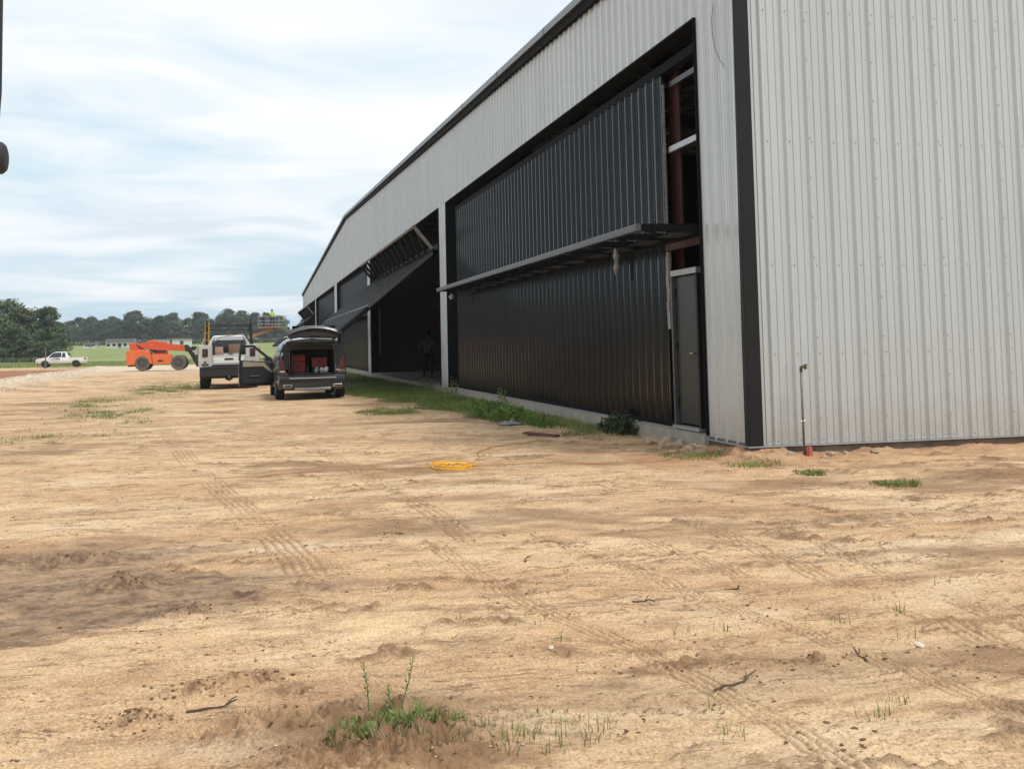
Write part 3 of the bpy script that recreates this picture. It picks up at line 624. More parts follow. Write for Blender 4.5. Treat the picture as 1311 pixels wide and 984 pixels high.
# ------------------------------------------------------------------ grass and weeds
def blades(name,m,P,hmin,hmax,w,seed,label,cat,kind='stuff',lean=.5,segs=2,z=None):
    r=np.random.default_rng(seed); n=len(P)
    if z is None: z=ground(P[:,0],P[:,1])[0]
    h=hmin+(hmax-hmin)*r.random(n)**1.5; a=r.random(n)*2*PI; l=r.random(n)*lean; ww=w*(.6+.8*r.random(n)); f=a+PI/2+r.normal(0,.6,n)
    V=[];F=[]
    dx=np.cos(a);dy=np.sin(a);sx=np.cos(f)*ww/2;sy=np.sin(f)*ww/2
    lv=np.linspace(0,1,segs+1)
    rows=[]
    for t in lv:
        px=P[:,0]+dx*l*h*t**1.8; py=P[:,1]+dy*l*h*t**1.8; pz=z-.005+h*t*(1-.25*l*t); k=(1-t)**.7
        if t<1: rows.append(np.stack([px-sx*k,py-sy*k,pz],1)); rows.append(np.stack([px+sx*k,py+sy*k,pz],1))
        else: rows.append(np.stack([px,py,pz],1))
    V=np.stack(rows,1); nv=V.shape[1]; V=V.reshape(-1,3); b=np.arange(n)*nv
    tr=[]
    for s in range(segs-1): q=2*s; tr+= [np.stack([b+q,b+q+1,b+q+3],1),np.stack([b+q,b+q+3,b+q+2],1)]
    q=2*(segs-1); tr.append(np.stack([b+q,b+q+1,b+q+2],1)); T=np.concatenate(tr)
    me=bpy.data.meshes.new(name); me.from_pydata(V.tolist(),[],T.tolist()); me.materials.append(M[m]); o=bpy.data.objects.new(name,me); COL.objects.link(o); tag(o,label,cat,None,kind); return o
def area(n,x0,x1,y0,y1,seed,thr=0.,key='grass',sc=.5):
    r=np.random.default_rng(seed); P=np.stack([r.uniform(x0,x1,n),r.uniform(y0,y1,n)],1); g=ground(P[:,0],P[:,1])[1][key]+.35*fbm(P[:,0]/sc,P[:,1]/sc,3,seed)
    return P[g>thr+.5*r.random(len(P))]
blades('grass','grass',area(85000,-3.9,-.12,3.0,30,1,.26),.03,.13,.010,1,'green grass strip along the hangar slab','grass')
blades('dry_grass','grassdry',area(16000,-3.9,-.12,2.5,20,2,.25),.02,.08,.008,2,'dry straw coloured grass along the slab','grass')
blades('grass','grass',area(70000,-12.5,-7.3,5.5,42,3,.24),.02,.09,.013,3,'green grass patches on the left of the dirt lot','grass')
blades('grass','grass',area(22000,-3.9,-.2,30,100,4,.25),.05,.16,.03,4,'green grass along the far part of the hangar','grass')
def disc(n,cx,cy,rx,ry,seed):
    r=np.random.default_rng(seed); t=r.random(n)*2*PI; q=r.random(n)**.7; return np.stack([cx+rx*q*np.cos(t),cy+ry*q*np.sin(t)],1)
for i,(x,y,rx,ry,n,h,lab) in enumerate([(-.11,-1.5,.16,.22,420,.07,'small green grass tuft nearest the orange pipe collar'),(.25,-2.5,.24,.25,520,.08,'wider green grass tuft right of the standpipe'),(-.3,-.55,.4,.3,500,.07,'sparse low grass at the black corner trim'),(-.55,.55,.45,.5,700,.08,'low green grass in front of the rubble'),(-3.1,10.9,.7,1.0,1400,.08,'isolated grass patch on the dirt beside the parked dark vehicle')]):
    blades('grass_tuft','grass',disc(n,x,y,rx,ry,i+20),.02,h,.009,i+20,lab,'grass tuft')
def leafy(name,m,cx,cy,rx,ry,h,n,ls,seed,label,cat,stems=40):
    r=np.random.default_rng(seed); V=[];F=[]; b=0
    z0=float(ground(np.array([cx]),np.array([cy]))[0][0])
    mb=MB()
    for i in range(stems):
        a=r.random()*6.28;q=r.random()**.6; x=cx+rx*q*math.cos(a)*.6;y=cy+ry*q*math.sin(a)*.6; hh=h*(1-.5*q*q)*r.uniform(.6,1.15)
        tip=Vector((x+(x-cx)*.7+r.normal()*.05,y+(y-cy)*.7+r.normal()*.05,z0+hh)); base=Vector((x,y,z0-.01)); mid=(base+tip)/2+Vector((0,0,hh*.12))
        mb.tube([base,mid,tip],.004,4,.0015,cap=False)
        for k in range(max(3,n//stems)):
            t=r.uniform(.15,1); p=base.lerp(mid,t*2) if t<.5 else mid.lerp(tip,t*2-1)
            d=Vector((r.normal(),r.normal(),r.uniform(-.2,.9))).normalized(); s=Vector((r.normal(),r.normal(),r.normal())).cross(d).normalized(); l=ls*r.uniform(.6,1.3); w=l*.42
            mb.add([p,p+d*l*.5+s*w*.5,p+d*l,p+d*l*.5-s*w*.5],[(0,1,2,3)])
    return tag(mb.build(name,m,fix=False),label,cat)
leafy('bush','bush',-.26,3.85,.34,.50,.36,3200,.045,1,'dark green leafy bush against the slab near the walk door','bush',70)
leafy('weed_patch','weed',-1.25,7.9,.55,1.6,.30,5200,.045,2,'bright green leafy weeds in front of the closed hangar door','weeds',170)
leafy('weed_patch','weed',-1.0,5.9,.35,.7,.16,1300,.035,3,'low leafy weeds nearest the grey rag','weeds',60)
leafy('weed_patch','weed',-.8,11.5,.4,1.5,.22,1800,.04,4,'sprawling weeds close to the slab before the first column','weeds',80)
leafy('tall_weed','weed',-.22,17.8,.25,.5,.62,240,.05,5,'thin tall weed standing at the foot of the first white column','weed',12)
leafy('tall_weed','weed',-.2,11.9,.2,.3,.50,160,.05,6,'spindly tall weed against the ribbed black door','weed',8)
leafy('tall_weed','weed',-.35,21.6,.3,.5,.5,240,.05,7,'leggy weed just left of the first white column','weed',12)
blades('dry_grass','grassdry',disc(260,-.55,4.5,.45,1.2,60),.05,.16,.006,60,'dry stalks beside the dark bush','grass')
# foreground clump
cl=root('grass_clump','green grass clump with upright sprigs in the bottom foreground','grass clump',(0,0,0))
o=blades('grass_blades','grass',disc(560,-5.46,-7.80,.23,.14,71),.02,.11,.0045,71,None,None,kind=None,lean=1.1,segs=4); o.parent=cl
o=blades('grass_blades','grass',disc(260,-5.62,-7.85,.15,.10,72),.02,.08,.005,72,None,None,kind=None,lean=1.2,segs=4); o.parent=cl
o=blades('dry_blades','grassdry',disc(260,-5.48,-7.95,.26,.12,73),.02,.09,.004,73,None,None,kind=None,lean=1.4,segs=3); o.parent=cl
r_=random.Random(2)
for (x,y,h,lx) in ((-5.56,-7.66,.19,-.02),(-5.42,-7.6,.18,.05),(-5.49,-7.72,.13,.0)):
    mb=MB(); z0=gz(x,y); b0=Vector((x,y,z0)); tp=Vector((x+lx,y+.01,z0+h)); mb.tube([b0,(b0+tp)/2+Vector((.006,0,0)),tp],.0028,5,.0012)
    for k in range(26):
        t=.25+.75*k/26; p=b0.lerp(tp,t); a=k*2.4; d=Vector((math.cos(a),math.sin(a),.7)).normalized(); s=d.cross(Vector((0,0,1))).normalized(); l=.026*(1.25-t*.5)
        mb.add([p,p+d*l*.5+s*l*.16,p+d*l,p+d*l*.5-s*l*.16],[(0,1,2,3)])
    mb.build('sprig','weed',cl,fix=False)
leafy('low_weed','weed',-5.40,-7.84,.16,.10,.085,420,.022,70,'small broad leaved weed rooted in the foreground grass clump','weed',26)
blades('grass_sprouts','grass',disc(140,-4.98,-7.95,.34,.22,74),.03,.10,.005,74,'thin green sprouts right of the foreground grass clump','grass',lean=.7,segs=4)
sp=[]
for (x,y,n) in [(-2.62,-6.75,16),(-3.0,-6.82,10),(-3.25,-6.88,7),(-2.0,-6.2,7),(-2.18,-5.6,6),(-3.68,-6.9,7),(-3.9,-6.86,9),(-4.55,-6.85,8),(-4.9,-6.3,5),(-2.55,-6.5,10),(-1.72,-5.9,9),(-2.9,-7.25,12),(-4.6,-6.55,7),(-5.9,-4.3,6),(-6.1,-3.2,8),(-6.05,-5.1,8),(-5.4,-4.9,8),(-5.2,-5.5,6),(-4.2,-7.9,12),(-3.7,-8.2,14),(-6.0,-7.55,10),(-3.5,-8.05,16),(-4.3,-8.2,18),(-1.9,-4.3,8),(-2.5,-4.6,5)]:
    for _ in range(n): sp.append((x+random.gauss(0,.035),y+random.gauss(0,.035)))
blades('grass_sprouts','grass',np.array(sp),.02,.085,.0055,75,'scattered single grass sprouts across the sandy foreground','grass',lean=.6,segs=4)
sp=cone_pts(500,np.random.default_rng(77),3.8,20); blades('dry_straws','grassdry',sp,.01,.05,.004,76,'stray dry straws over the sand','straw',lean=2.0,segs=3)
# ------------------------------------------------------------------ people
def skin_obj(name,V,E,Rr,m,parent,rootv=0,sub=2):
    me=bpy.data.meshes.new(name); me.from_pydata(V,E,[]); me.materials.append(M[m]); o=bpy.data.objects.new(name,me); COL.objects.link(o); o.parent=parent
    o.modifiers.new('skin','SKIN'); sv=me.skin_vertices[0].data
    for i,r in enumerate(Rr): sv[i].radius=r if isinstance(r,tuple) else (r,r)
    sv[rootv].use_root=True; s=o.modifiers.new('sub','SUBSURF'); s.levels=s.render_levels=sub
    me.polygons.foreach_set('use_smooth',[True]*len(me.polygons)); return o
def person(label,loc,rz,J,shirt,trous,headwear=None,vest=False):
    o=root('person',label,'person',loc,rz)
    V=[];E=[];Q=[];ix={}
    def a(n,p,r,par=None):
        ix[n]=len(V);V.append(p);Q.append(r)
        if par: E.append((ix[par],ix[n]))
    a('pel',(0,0,.96),(.14,.10)); a('sp',(0,.01,1.12),(.13,.095),'pel'); a('ch',(0,0,1.32),(.155,.105),'sp'); a('nb',(0,.01,1.46),(.075,.07),'ch'); a('nk',(0,-.0,1.53),.055,'nb'); a('hd',(0,-.015,1.63),(.075,.09),'nk'); a('ht',(0,-.01,1.71),(.07,.082),'hd')
    a('nose',(0,-.115,1.615),.013,'hd')
    for s in (-1,1):
        a('ear%d'%s,(s*.083,0,1.62),.014,'hd')
        k='L' if s<0 else 'R'; el=J.get('el'+k,(s*.25,.02,1.16)); wr=J.get('wr'+k,(s*.27,-.04,.93))
        a('sh'+k,(s*.185,0,1.41),.062,'ch'); a('el'+k,el,.043,'sh'+k); a('wr'+k,wr,.028,'el'+k)
        d=(Vector(wr)-Vector(el)).normalized(); pm=Vector(wr)+d*.06; a('pm'+k,tuple(pm),(.034,.018),'wr'+k)
        kn=Vector(wr)+d*.095
        for f in range(4):
            of=Vector((0,(f-1.5)*.02,0)); b=kn+of; ln=(.065,.075,.072,.055)[f]; mid=b+d*ln*.5; tip=b+d*ln+Vector((-s*.02,0,0))*.8
            a('f%s%d'%(k,f),tuple(mid),.0085,'pm'+k); a('g%s%d'%(k,f),tuple(tip),.007,'f%s%d'%(k,f))
        th=Vector(wr)+d*.03+Vector((0,-.035,0)); a('t'+k,tuple(th),.011,'pm'+k); a('u'+k,tuple(th+d*.035+Vector((0,-.01,0))),.008,'t'+k)
        kn_=J.get('kn'+k,(s*.115,-.02,.52)); an=J.get('an'+k,(s*.12,.02,.10))
        a('hip'+k,(s*.095,0,.88),.09,'pel'); a('kn'+k,kn_,.06,'hip'+k); a('cf'+k,tuple((Vector(kn_)*.65+Vector(an)*.35)+Vector((0,.02,0))),.055,'kn'+k); a('an'+k,an,.038,'cf'+k); a('to'+k,(an[0]+s*.01,an[1]-.15,.035),(.035,.025),'an'+k)
    skin_obj('body',V,E,Q,'skin',o)
    def sub(names,ex,name,m):
        id2={n:i for i,n in enumerate(names)}; VV=[V[ix[n]] for n in names]; RR=[((Q[ix[n]] if isinstance(Q[ix[n]],tuple) else (Q[ix[n]],)*2)) for n in names]; RR=[(r[0]+ex,r[1]+ex) for r in RR]
        rev={v:k for k,v in ix.items()}; EE=[(id2[rev[p]],id2[rev[q]]) for p,q in E if rev[p] in id2 and rev[q] in id2]; return skin_obj(name,VV,EE,RR,m,o)
    sub(['pel','sp','ch','nb','shL','elL','shR','elR'],.018,'shirt',shirt)
    sub(['pel','hipL','knL','cfL','anL','hipR','knR','cfR','anR'],.020,'trousers',trous)
    for k in 'LR':
        an=Vector(V[ix['an'+k]]); mb=MB().box(an.x-.05,an.x+.05,an.y-.19,an.y+.07,.0,.10); mb.build('boot','boot',o,bevel=.03)
    mb=MB(); mb.lathe([(1.62,.094),(1.68,.10),(1.74,.088),(1.78,.055),(1.795,.005)],(0,.0,0),'z',14); mb.build('hard_hat' if headwear else 'hair',headwear or 'hair',o,smooth=True)
    mb=MB()
    for s in (-1,1): mb.box(s*.033-.012,s*.033+.012,-.108,-.098,1.645,1.655)
    mb.build('eyes','hair',o)
    return o
person('man in dark clothes standing in the open bay with his arms held slightly out',(1.03,29.2,0),R(-12),dict(elL=(-.33,.04,1.17),wrL=(-.34,-.04,.95),elR=(.32,.04,1.17),wrR=(.34,-.02,.93),knL=(-.14,-.05,.53),anL=(-.17,.05,.1),knR=(.12,-.02,.53),anR=(.14,-.0,.1)),'shirt','jeans').scale=(1.03,)*3
# ------------------------------------------------------------------ vehicles
def wheel(parent,c,r,w,rimm='rim',tm='tyre',spokes=5):
    t=MB().lathe([(-w/2,r*.62),(-w/2,r*.93),(-w*.38,r),(w*.38,r),(w/2,r*.93),(w/2,r*.62)],(0,0,0),'x',32,closed=False).build('wheel',tm,parent,smooth=False); t.location=c
    mb=MB(); mb.lathe([(-w*.42,r*.62),(-w*.46,r*.58),(-w*.25,r*.50),(-w*.25,r*.2),(-w*.40,r*.16),(-w*.40,.001)],(0,0,0),'x',32,closed=False); mb.lathe([(w*.42,r*.62),(w*.46,r*.58),(w*.25,r*.50),(w*.25,r*.2),(w*.40,r*.16),(w*.40,.001)],(0,0,0),'x',32,closed=False)
    mb.build('rim','darkrim',t)
    mb=MB()
    for s in (-1,1):
        for k in range(spokes): a=2*PI*k/spokes; mb.bar((s*w*.38,r*.12*math.cos(a),r*.12*math.sin(a)),(s*w*.43,r*.57*math.cos(a),r*.57*math.sin(a)),.05 if w<.3 else .1,.03)
    mb.build('spokes',rimm,t)
    tr=MB()
    for k in range(40):
        a=2*PI*k/40; tr.box(-w*.40,w*.40,-.012,.012,r-.004,r+.006,Matrix.Rotation(a,4,'X'))
    tr.build('tread',tm,t); return t
def body_shell(name,parent,m,stations,half=True,smooth=True,bevel=0):
    """stations: list of (y, [(x,z)...] right half from sill to centre)"""
    mb=MB(); n=len(stations[0][1])
    for y,pr in stations:
        for (x,z) in pr: mb.v.append((x,y,z))
        for (x,z) in pr: mb.v.append((-x,y,z))
    for i in range(len(stations)-1):
        for j in range(n-1):
            a=i*2*n+j; mb.f.append((a,a+1,a+2*n+1,a+2*n)); b=a+n; mb.f.append((b,b+2*n,b+2*n+1,b+1))
    o=mb.build(name,m,parent); 
    bm=bmesh.new(); bm.from_mesh(o.data); bmesh.ops.remove_doubles(bm,verts=bm.verts,dist=.001); bmesh.ops.recalc_face_normals(bm,faces=bm.faces); bm.to_mesh(o.data); bm.free()
    if smooth:
        o.data.polygons.foreach_set('use_smooth',[True]*len(o.data.polygons)); o.data.set_sharp_from_angle(angle=R(28))
    s=o.modifiers.new('s','SOLIDIFY'); s.thickness=.02; s.offset=-1
    return o
def interp(t,pts):
    for (a,b),(c,d) in zip(pts,pts[1:]):
        if t<=c: return b+(d-b)*max(0,(t-a))/(c-a)
    return pts[-1][1]
def arch(y,base,wheels,r):
    z=base
    for wy in wheels:
        if abs(y-wy)<r: z=max(z,.36+math.sqrt(r*r-(y-wy)**2)-.0)
    return z
# --- dark grey suv (local: +y forward, rear at y=0)
SUV=root('suv','dark grey suv parked facing away with its tailgate raised and driver door open','suv',(-4.22,18.05,-.19),R(1.5))
rw=1.02; fw=rw+2.86
ys=sorted(set([.03,.10,.2,.35,.5]+[rw+.43*math.cos(a) for a in np.linspace(0,PI,13)]+[fw+.43*math.cos(a) for a in np.linspace(0,PI,13)]+list(np.linspace(.6,4.95,26))))
st=[]
for y in ys:
    w=interp(y,[(0,.93),(.25,.975),(1,.985),(4.2,.985),(4.7,.93),(5,.80)])
    sill=arch(y,.30,(rw,fw),.42); belt=interp(y,[(0,1.10),(1,1.12),(3.3,1.06),(3.9,1.03),(4.6,.95),(5,.80)])
    top=interp(y,[(0,1.66),(.12,1.70),(.5,1.745),(1.6,1.765),(2.5,1.74),(3.0,1.62),(3.75,1.09),(4.4,1.03),(4.8,.93),(5,.82)])
    gh=max(0,min(1,(top-belt)/.6)); tw=interp(y,[(0,.66),(.6,.70),(2.4,.70),(3.1,.66),(3.8,.80)])
    tw=w-.02-(w-.02-tw)*gh; e=belt+(top-belt)*.88
    mids=max(sill+.02,.62)
    st.append((y,[(w-.03,sill),(w,max(mids,sill+.015)),(w,max(.88,sill+.03)),(w-.035,belt),(tw+ (w-.03-tw)*.10,e),(tw-.10,top-.012),(0,top)]))
body_shell('body',SUV,'gpaint',st)
# side windows just proud of the body
def side_glass(y0,y1,y2,y3,zb,zt,parent,name='side_window'):
    for s in (-1,1):
        xb=.958*s; xt=.752*s; mb=MB()
        f=lambda y,z:((xb+(xt-xb)*(z-1.10)/.56)+s*.0,y,z)
        mb.add([f(y0,zb),f(y3,zb),f(y2,zt),f(y1,zt)],[(0,1,2,3)]); o=mb.build(name,'glass',parent,fix=False); o.modifiers.new('s','SOLIDIFY').thickness=.012; o.modifiers['s'].offset=0
side_glass(.45,.62,1.2,1.25,1.15,1.60,SUV); side_glass(1.32,1.32,2.2,2.25,1.15,1.62,SUV); side_glass(2.32,2.3,2.75,3.45,1.13,1.60,SUV)
for s in (-1,1):
    MB().tube([(s*.66,.5,1.77),(s*.655,.6,1.80),(s*.655,2.2,1.80),(s*.66,2.35,1.76)],.015,6).build('roof_rail','chrome',SUV)
    MB().box(s*1.0-.10*(s<0),s*1.0+.10*(s>0),3.0,3.08,1.08,1.22).build('mirror','gpaint',SUV,bevel=.02)
    # tail lamps and D pillar
    MB().prism([(s*.93,.84),(s*.955,1.08),(s*.89,1.24),(s*.84,1.22),(s*.80,1.05),(s*.74,.92),(s*.76,.84)],-.012,.06,'y').build('tail_light','redlens',SUV,bevel=.01)
    MB().prism([(s*.96,.70),(s*.972,.795),(s*.73,.795),(s*.64,.72),(s*.64,.70)],-.0,.09,'y').build('rear_quarter','gpaint',SUV,bevel=.012)
    MB().prism([(s*.95,1.05),(s*.90,1.36),(s*.72,1.66),(s*.60,1.67),(s*.655,1.38),(s*.675,.86),(s*.735,.865),(s*.79,1.05),(s*.825,1.345),(s*.875,1.345),(s*.94,1.15)],.03,.10,'y').build('rear_pillar','blackpl',SUV,bevel=.01)
    MB().tube([(s*.60,.02,.73),(s*.645,.02,.80),(s*.64,.02,1.30),(s*.58,.02,1.58),(0,.02,1.61)],.014,6).build('weather_strip','lframe',SUV,smooth=True)
MB().prism([(-.68,1.62),(.68,1.62),(.62,1.69),(.0,1.74),(-.62,1.69)],.02,.13,'y').build('roof_edge','gpaint',SUV,bevel=.012); MB().prism([(-.66,1.615),(.66,1.615),(.60,1.42),(-.60,1.42)],.03,.12,'y').build('opening_header','interior',SUV,bevel=.01)
# bumper
mb=MB(); mb.prism([(-.97,.36),(-.93,.70),(.93,.70),(.97,.36),(.66,.27),(.5,.36),(-.5,.36),(-.66,.27)],-.10,.12,'y').build('rear_bumper','gpaint',SUV,bevel=.03)
MB().box(-.93,.93,-.115,-.09,.50,.60).build('bumper_grille','blackpl',SUV,bevel=.008)
MB().box(-.66,.66,-.125,-.10,.605,.635).build('chrome_strip','chrome',SUV,bevel=.006)
MB().box(-.52,.52,-.11,-.0,.28,.36).build('skid_plate','rim',SUV,bevel=.02)
MB().box(-.50,.50,-.05,.02,.70,.76).build('load_sill','blackpl',SUV,bevel=.008)
for s in (-1,1):
    MB().box(s*.70-.13,s*.70+.13,-.128,-.08,.36,.45).build('exhaust_tip','chrome',SUV,bevel=.02); MB().box(s*.70-.10,s*.70+.10,-.131,-.12,.38,.43).build('exhaust_opening','interior',SUV)
# cargo bay
mb=MB(); mb.box(-.64,.64,.06,1.7,.70,.75).box(-.66,-.64,.10,1.7,.75,1.6).box(.64,.66,.10,1.7,.75,1.6).box(-.66,.66,.15,1.7,1.62,1.64).box(-.66,.66,1.66,1.72,.75,1.62); mb.build('cargo_bay','interior',SUV)
for x in (-.38,.38): MB().box(x-.22,x+.22,1.45,1.58,.8,1.42).box(x-.12,x+.12,1.46,1.56,1.44,1.60).build('seat_back','blackpl',SUV,bevel=.03)
MB().box(-.86,.86,.6,4.3,.26,.5).build('underbody','blackpl',SUV)
for c in ((-.87,rw,.36),(.87,rw,.36),(-.87,fw,.36),(.87,fw,.36)): wheel(SUV,c,.36,.25)
# raised tailgate
tg=root('tailgate',None,None,(0,.12,1.75),rot=(R(-8),0,0)); tg.parent=SUV
n=9; mb=MB()
prof=[(0,0.02),(-.25,.09),(-.5,.14),(-.72,.165),(-.88,.155),(-1.0,.10)]
for i in range(n):
    t=i/(n-1)*2-1
    for j,(py,pz) in enumerate(prof):
        w=(.62,.66,.70,.73,.76,.74)[j]; mb.v.append((t*w,py,pz-.17*t*t*(.5+.5*j/5)+.03))
k=len(prof)
for i in range(n-1):
    for j in range(k-1): a=i*k+j; mb.f.append((a,a+1,a+k+1,a+k))
tgo=mb.build('tailgate_skin','gpaint',tg,smooth=True); s=tgo.modifiers.new('s','SOLIDIFY'); s.thickness=.03; s.offset=1
MB().box(-.60,.60,-.80,-.12,-.02,.0,Matrix.Translation((0,0,.09))@Matrix.Rotation(R(-10),4,'X')).build('tailgate_lining','interior',tg,bevel=.01)
MB().prism([(-.70,-.03),(0,.09),(.70,-.03),(.64,-.12),(-.64,-.12)],-.96,-.86,'y').build('lower_lining','interior',tg,bevel=.02)
MB().box(-.12,.12,-.975,-.962,-.08,-.02).build('handle_recess','blackpl',tg)
MB().tube([(t*.74,-1.0,.135-.17*t*t) for t in np.linspace(-1,1,11)],.018,6).build('edge_trim','rim',tg,smooth=True)
for s in (-1,1): MB().bar((s*.60,.02,-.18),(s*.60,-.45,.06),.02).build('gas_strut','chrome',tg)
# the tailgate Empty must not be a thing: parts one level down carry the look
# open driver door (hinge at front, swings out to the left)
dr=root('front_door',None,None,(-.965,3.05,0),0); dr.parent=SUV; dr.rotation_euler=(0,0,R(-72))
# local: door extends from hinge (0,0) back to y=-1.1
dp=[(-1.08,.34),(-1.10,.9),(-1.06,1.14),(.02,1.06),(.04,.6),(-.02,.34)]
MB().prism(dp,-.05,.03,'x').build('door_skin','gpaint',dr,bevel=.015)
MB().prism([(-1.0,.42),(-1.02,.95),(-.98,1.10),(-.05,1.02),(-.04,.6),(-.1,.42)],.032,.07,'x').build('door_card','blackpl',dr,bevel=.012)
MB().prism([(-.98,.93),(-.98,1.09),(-.30,1.04),(-.06,.80),(-.06,.72),(-.34,.93)],.072,.085,'x').build('door_trim','tan',dr,bevel=.006)
fr=MB()
for a,b in (((0,-1.06,1.13),(0,-1.02,1.55)),((0,-1.03,1.55),(0,-.62,1.56)),((0,-.62,1.56),(0,0.0,1.08))): fr.bar(a,b,.05,.075)
fr.build('window_frame','blackpl',dr)
MB().box(.07,.10,-.75,-.45,.62,.66).build('arm_rest','lframe',dr,bevel=.01)
MB().box(-.22,-.05,-.22,-.10,1.08,1.22).build('mirror','gpaint',dr,bevel=.02)
# things carried in the suv
def crate(label,x,y,z,w,d,h,m='redbox',name='crate',cat='crate'):
    o=root(name,label,cat,(x,y,z))
    MB().box(-w/2,w/2,-d/2,d/2,0,h*.82).build('tub',m,o,bevel=.015); MB().box(-w/2-.012,w/2+.012,-d/2-.012,d/2+.012,h*.82,h).build('lid',m,o,bevel=.01)
    MB().box(-.06,.06,-d/2-.03,-d/2-.012,h*.55,h*.65).build('handle','blackpl',o); return o
zc0=-.19+.75
crate('large red crate at the left of the open boot, lower of the stack',-4.60,18.75,zc0,.42,.45,.33)
crate('smaller red box stacked on the crate in the open boot',-4.60,18.77,zc0+.335,.40,.40,.20)
crate('wide red box at the right of the open boot',-3.98,18.85,zc0+.14,.44,.4,.30)
tag(MB().box(-4.2,-3.72,18.6,19.1,zc0+.002,zc0+.13).build('black_case','blackpl',bevel=.01),'flat black case under the right red box in the boot','case')
for i,(x,y) in enumerate(((-4.08,18.38),(-3.93,18.33),(-3.80,18.36))):
    o=rock('plastic_bag',(x,y,zc0+.085),.10,'plastic_bag',['white plastic bag at the left of three in the boot','white plastic bag in the middle of three in the boot','white plastic bag at the right of three in the boot'][i],'plastic bag',seed=50+i,sub=3,sq=(.8,.7,1)); 
tag(MB().tube([(-4.33,18.45,zc0),(-4.33,18.45,zc0+.18),(-4.33,18.45,zc0+.22)],.05,10,.02).build('bottle','blackpl'),'dark bottle between the red boxes in the boot','bottle')
# --- service truck (local +y forward, rear at y=0)
T=root('service_truck','white service truck with utility body and black ladder rack parked left of the suv','truck',(-6.70,27.9,-.20),R(1))
for s in (-1,1):
    x0,x1=(-1.10,-.62) if s<0 else (.62,1.10)
    MB().box(x0,x1,.0,2.6,.86,1.66).build('side_cabinet','dwhite',T,bevel=.02)
    MB().box(x0+.14,x1-.14,-.02,.0,1.22,1.52).build('tail_light_frame','blackpl',T,bevel=.03); MB().box(x0+.185,x1-.185,-.032,-.018,1.27,1.47).build('tail_light','redlens',T,bevel=.02)
    MB().box(x0+.2,x1-.2,-.012,.0,1.0,1.06).build('sticker','blackpl',T); MB().box(x0+.12,x1-.12,-.008,.0,.90,.98).build('data_plate','lframe',T)
    for k in range(3): MB().box((x0-.012 if s<0 else x1),(x0 if s<0 else x1+.012),.1+.83*k,.85+.83*k,.95,1.6).build('cabinet_door','dwhite',T,bevel=.006)
MB().box(-.615,.615,.02,.07,.92,1.28).build('tailgate','dwhite',T,bevel=.012); MB().box(-.55,.55,.005,.02,.98,1.20).build('tailgate_panel','wpaint',T,bevel=.01)
MB().box(-.16,.16,-.006,.005,1.10,1.17).build('tailgate_badge','blackpl',T)
MB().box(-.615,.615,.07,2.6,.86,.90).build('bed_floor','blackpl',T); MB().box(-.615,.615,2.56,2.6,.90,1.5).build('bulkhead','blackpl',T)
MB().box(-1.06,1.06,-.18,.0,.50,.85).build('rear_bumper','blackpl',T,bevel=.02)
MB().box(-1.0,1.0,-.2,-.16,.80,.83).build('bumper_step','dframe',T)
MB().box(-.05,.05,-.30,.1,.38,.50).box(-.08,.08,-.32,-.22,.36,.41).build('hitch','blackpl',T,bevel=.01); MB().lathe([(-.03,.02),(.02,.02),(.05,.035),(.08,.02)],(0,-.27,.43),'z',10).build('hitch_ball','chrome',T)
MB().box(-.95,.95,.1,6.0,.42,.7).build('chassis','blackpl',T); MB().tube([(-.8,1.25,.45),(.8,1.25,.45)],.06,8).lathe([(-.14,.1),(0,.17),(.14,.1)],(0,1.25,.45),'x',12).build('axle','blackpl',T)
# cab
ys=list(np.linspace(2.65,5.95,24)); st=[]
for y in ys:
    w=interp(y,[(2.65,.93),(4.6,.96),(5.8,.90),(6,.82)]); belt=interp(y,[(2.65,1.28),(4.4,1.26),(6,1.12)]); top=interp(y,[(2.65,1.96),(2.8,2.04),(3.9,2.03),(4.2,1.96),(4.85,1.34),(5.7,1.22),(6,1.05)])
    gh=max(0,min(1,(top-belt)/.6)); tw=w-(w-.68)*gh
    st.append((y,[(w-.02,.55),(w,.8),(w-.01,belt),(tw+.02,belt+(top-belt)*.85),(tw-.12,top-.015),(0,top)]))
body_shell('cab',T,'wpaint',st)
MB().prism([(-.92,.56),(.92,.56),(.92,1.28),(.68,1.93),(.56,2.0),(-.56,2.0),(-.68,1.93),(-.92,1.28)],2.64,2.68,'y').build('cab_rear','wpaint',T)
MB().prism([(-.78,1.34),(.78,1.34),(.62,1.86),(-.62,1.86)],2.62,2.638,'y').build('rear_window','glass',T,bevel=.01)
for s in (-1,1):
    MB().box(s*1.16-.09,s*1.16+.09,4.35,4.42,1.3,1.58).build('mirror','blackpl',T,bevel=.02)
    mb=MB(); mb.add([(s*.955,2.9,1.33),(s*.955,4.6,1.33),(s*.735,4.15,1.90),(s*.735,2.95,1.90)],[(0,1,2,3)]); o=mb.build('side_window','glass',T,fix=False); o.modifiers.new('s','SOLIDIFY').thickness=.02
for c in ((-.90,1.25,.40),(.90,1.25,.40),(-.90,5.0,.40),(.90,5.0,.40)): wheel(T,c,.40,.34,'rim')
for s in (-1,1):
    for y in (.25,2.45): MB().bar((s*.86,y,1.66),(s*.80,y,2.42),.07,.07).build('rack_post','blackpl',T)
    MB().bar((s*.80,.1,2.44),(s*.80,4.6,2.44),.05,.045).build('rack_rail','blackpl',T); MB().bar((s*.80,.12,2.44),(s*.80,.12,2.62),.05,.05).build('rack_stop','blackpl',T)
    MB().bar((s*.82,.26,1.70),(s*.60,.26,2.0),.05,.05).build('rack_gusset','blackpl',T)
for y in (.25,2.45): MB().bar((-.80,y,2.40),(.80,y,2.40),.035,.035).build('cross_rail','blackpl',T)
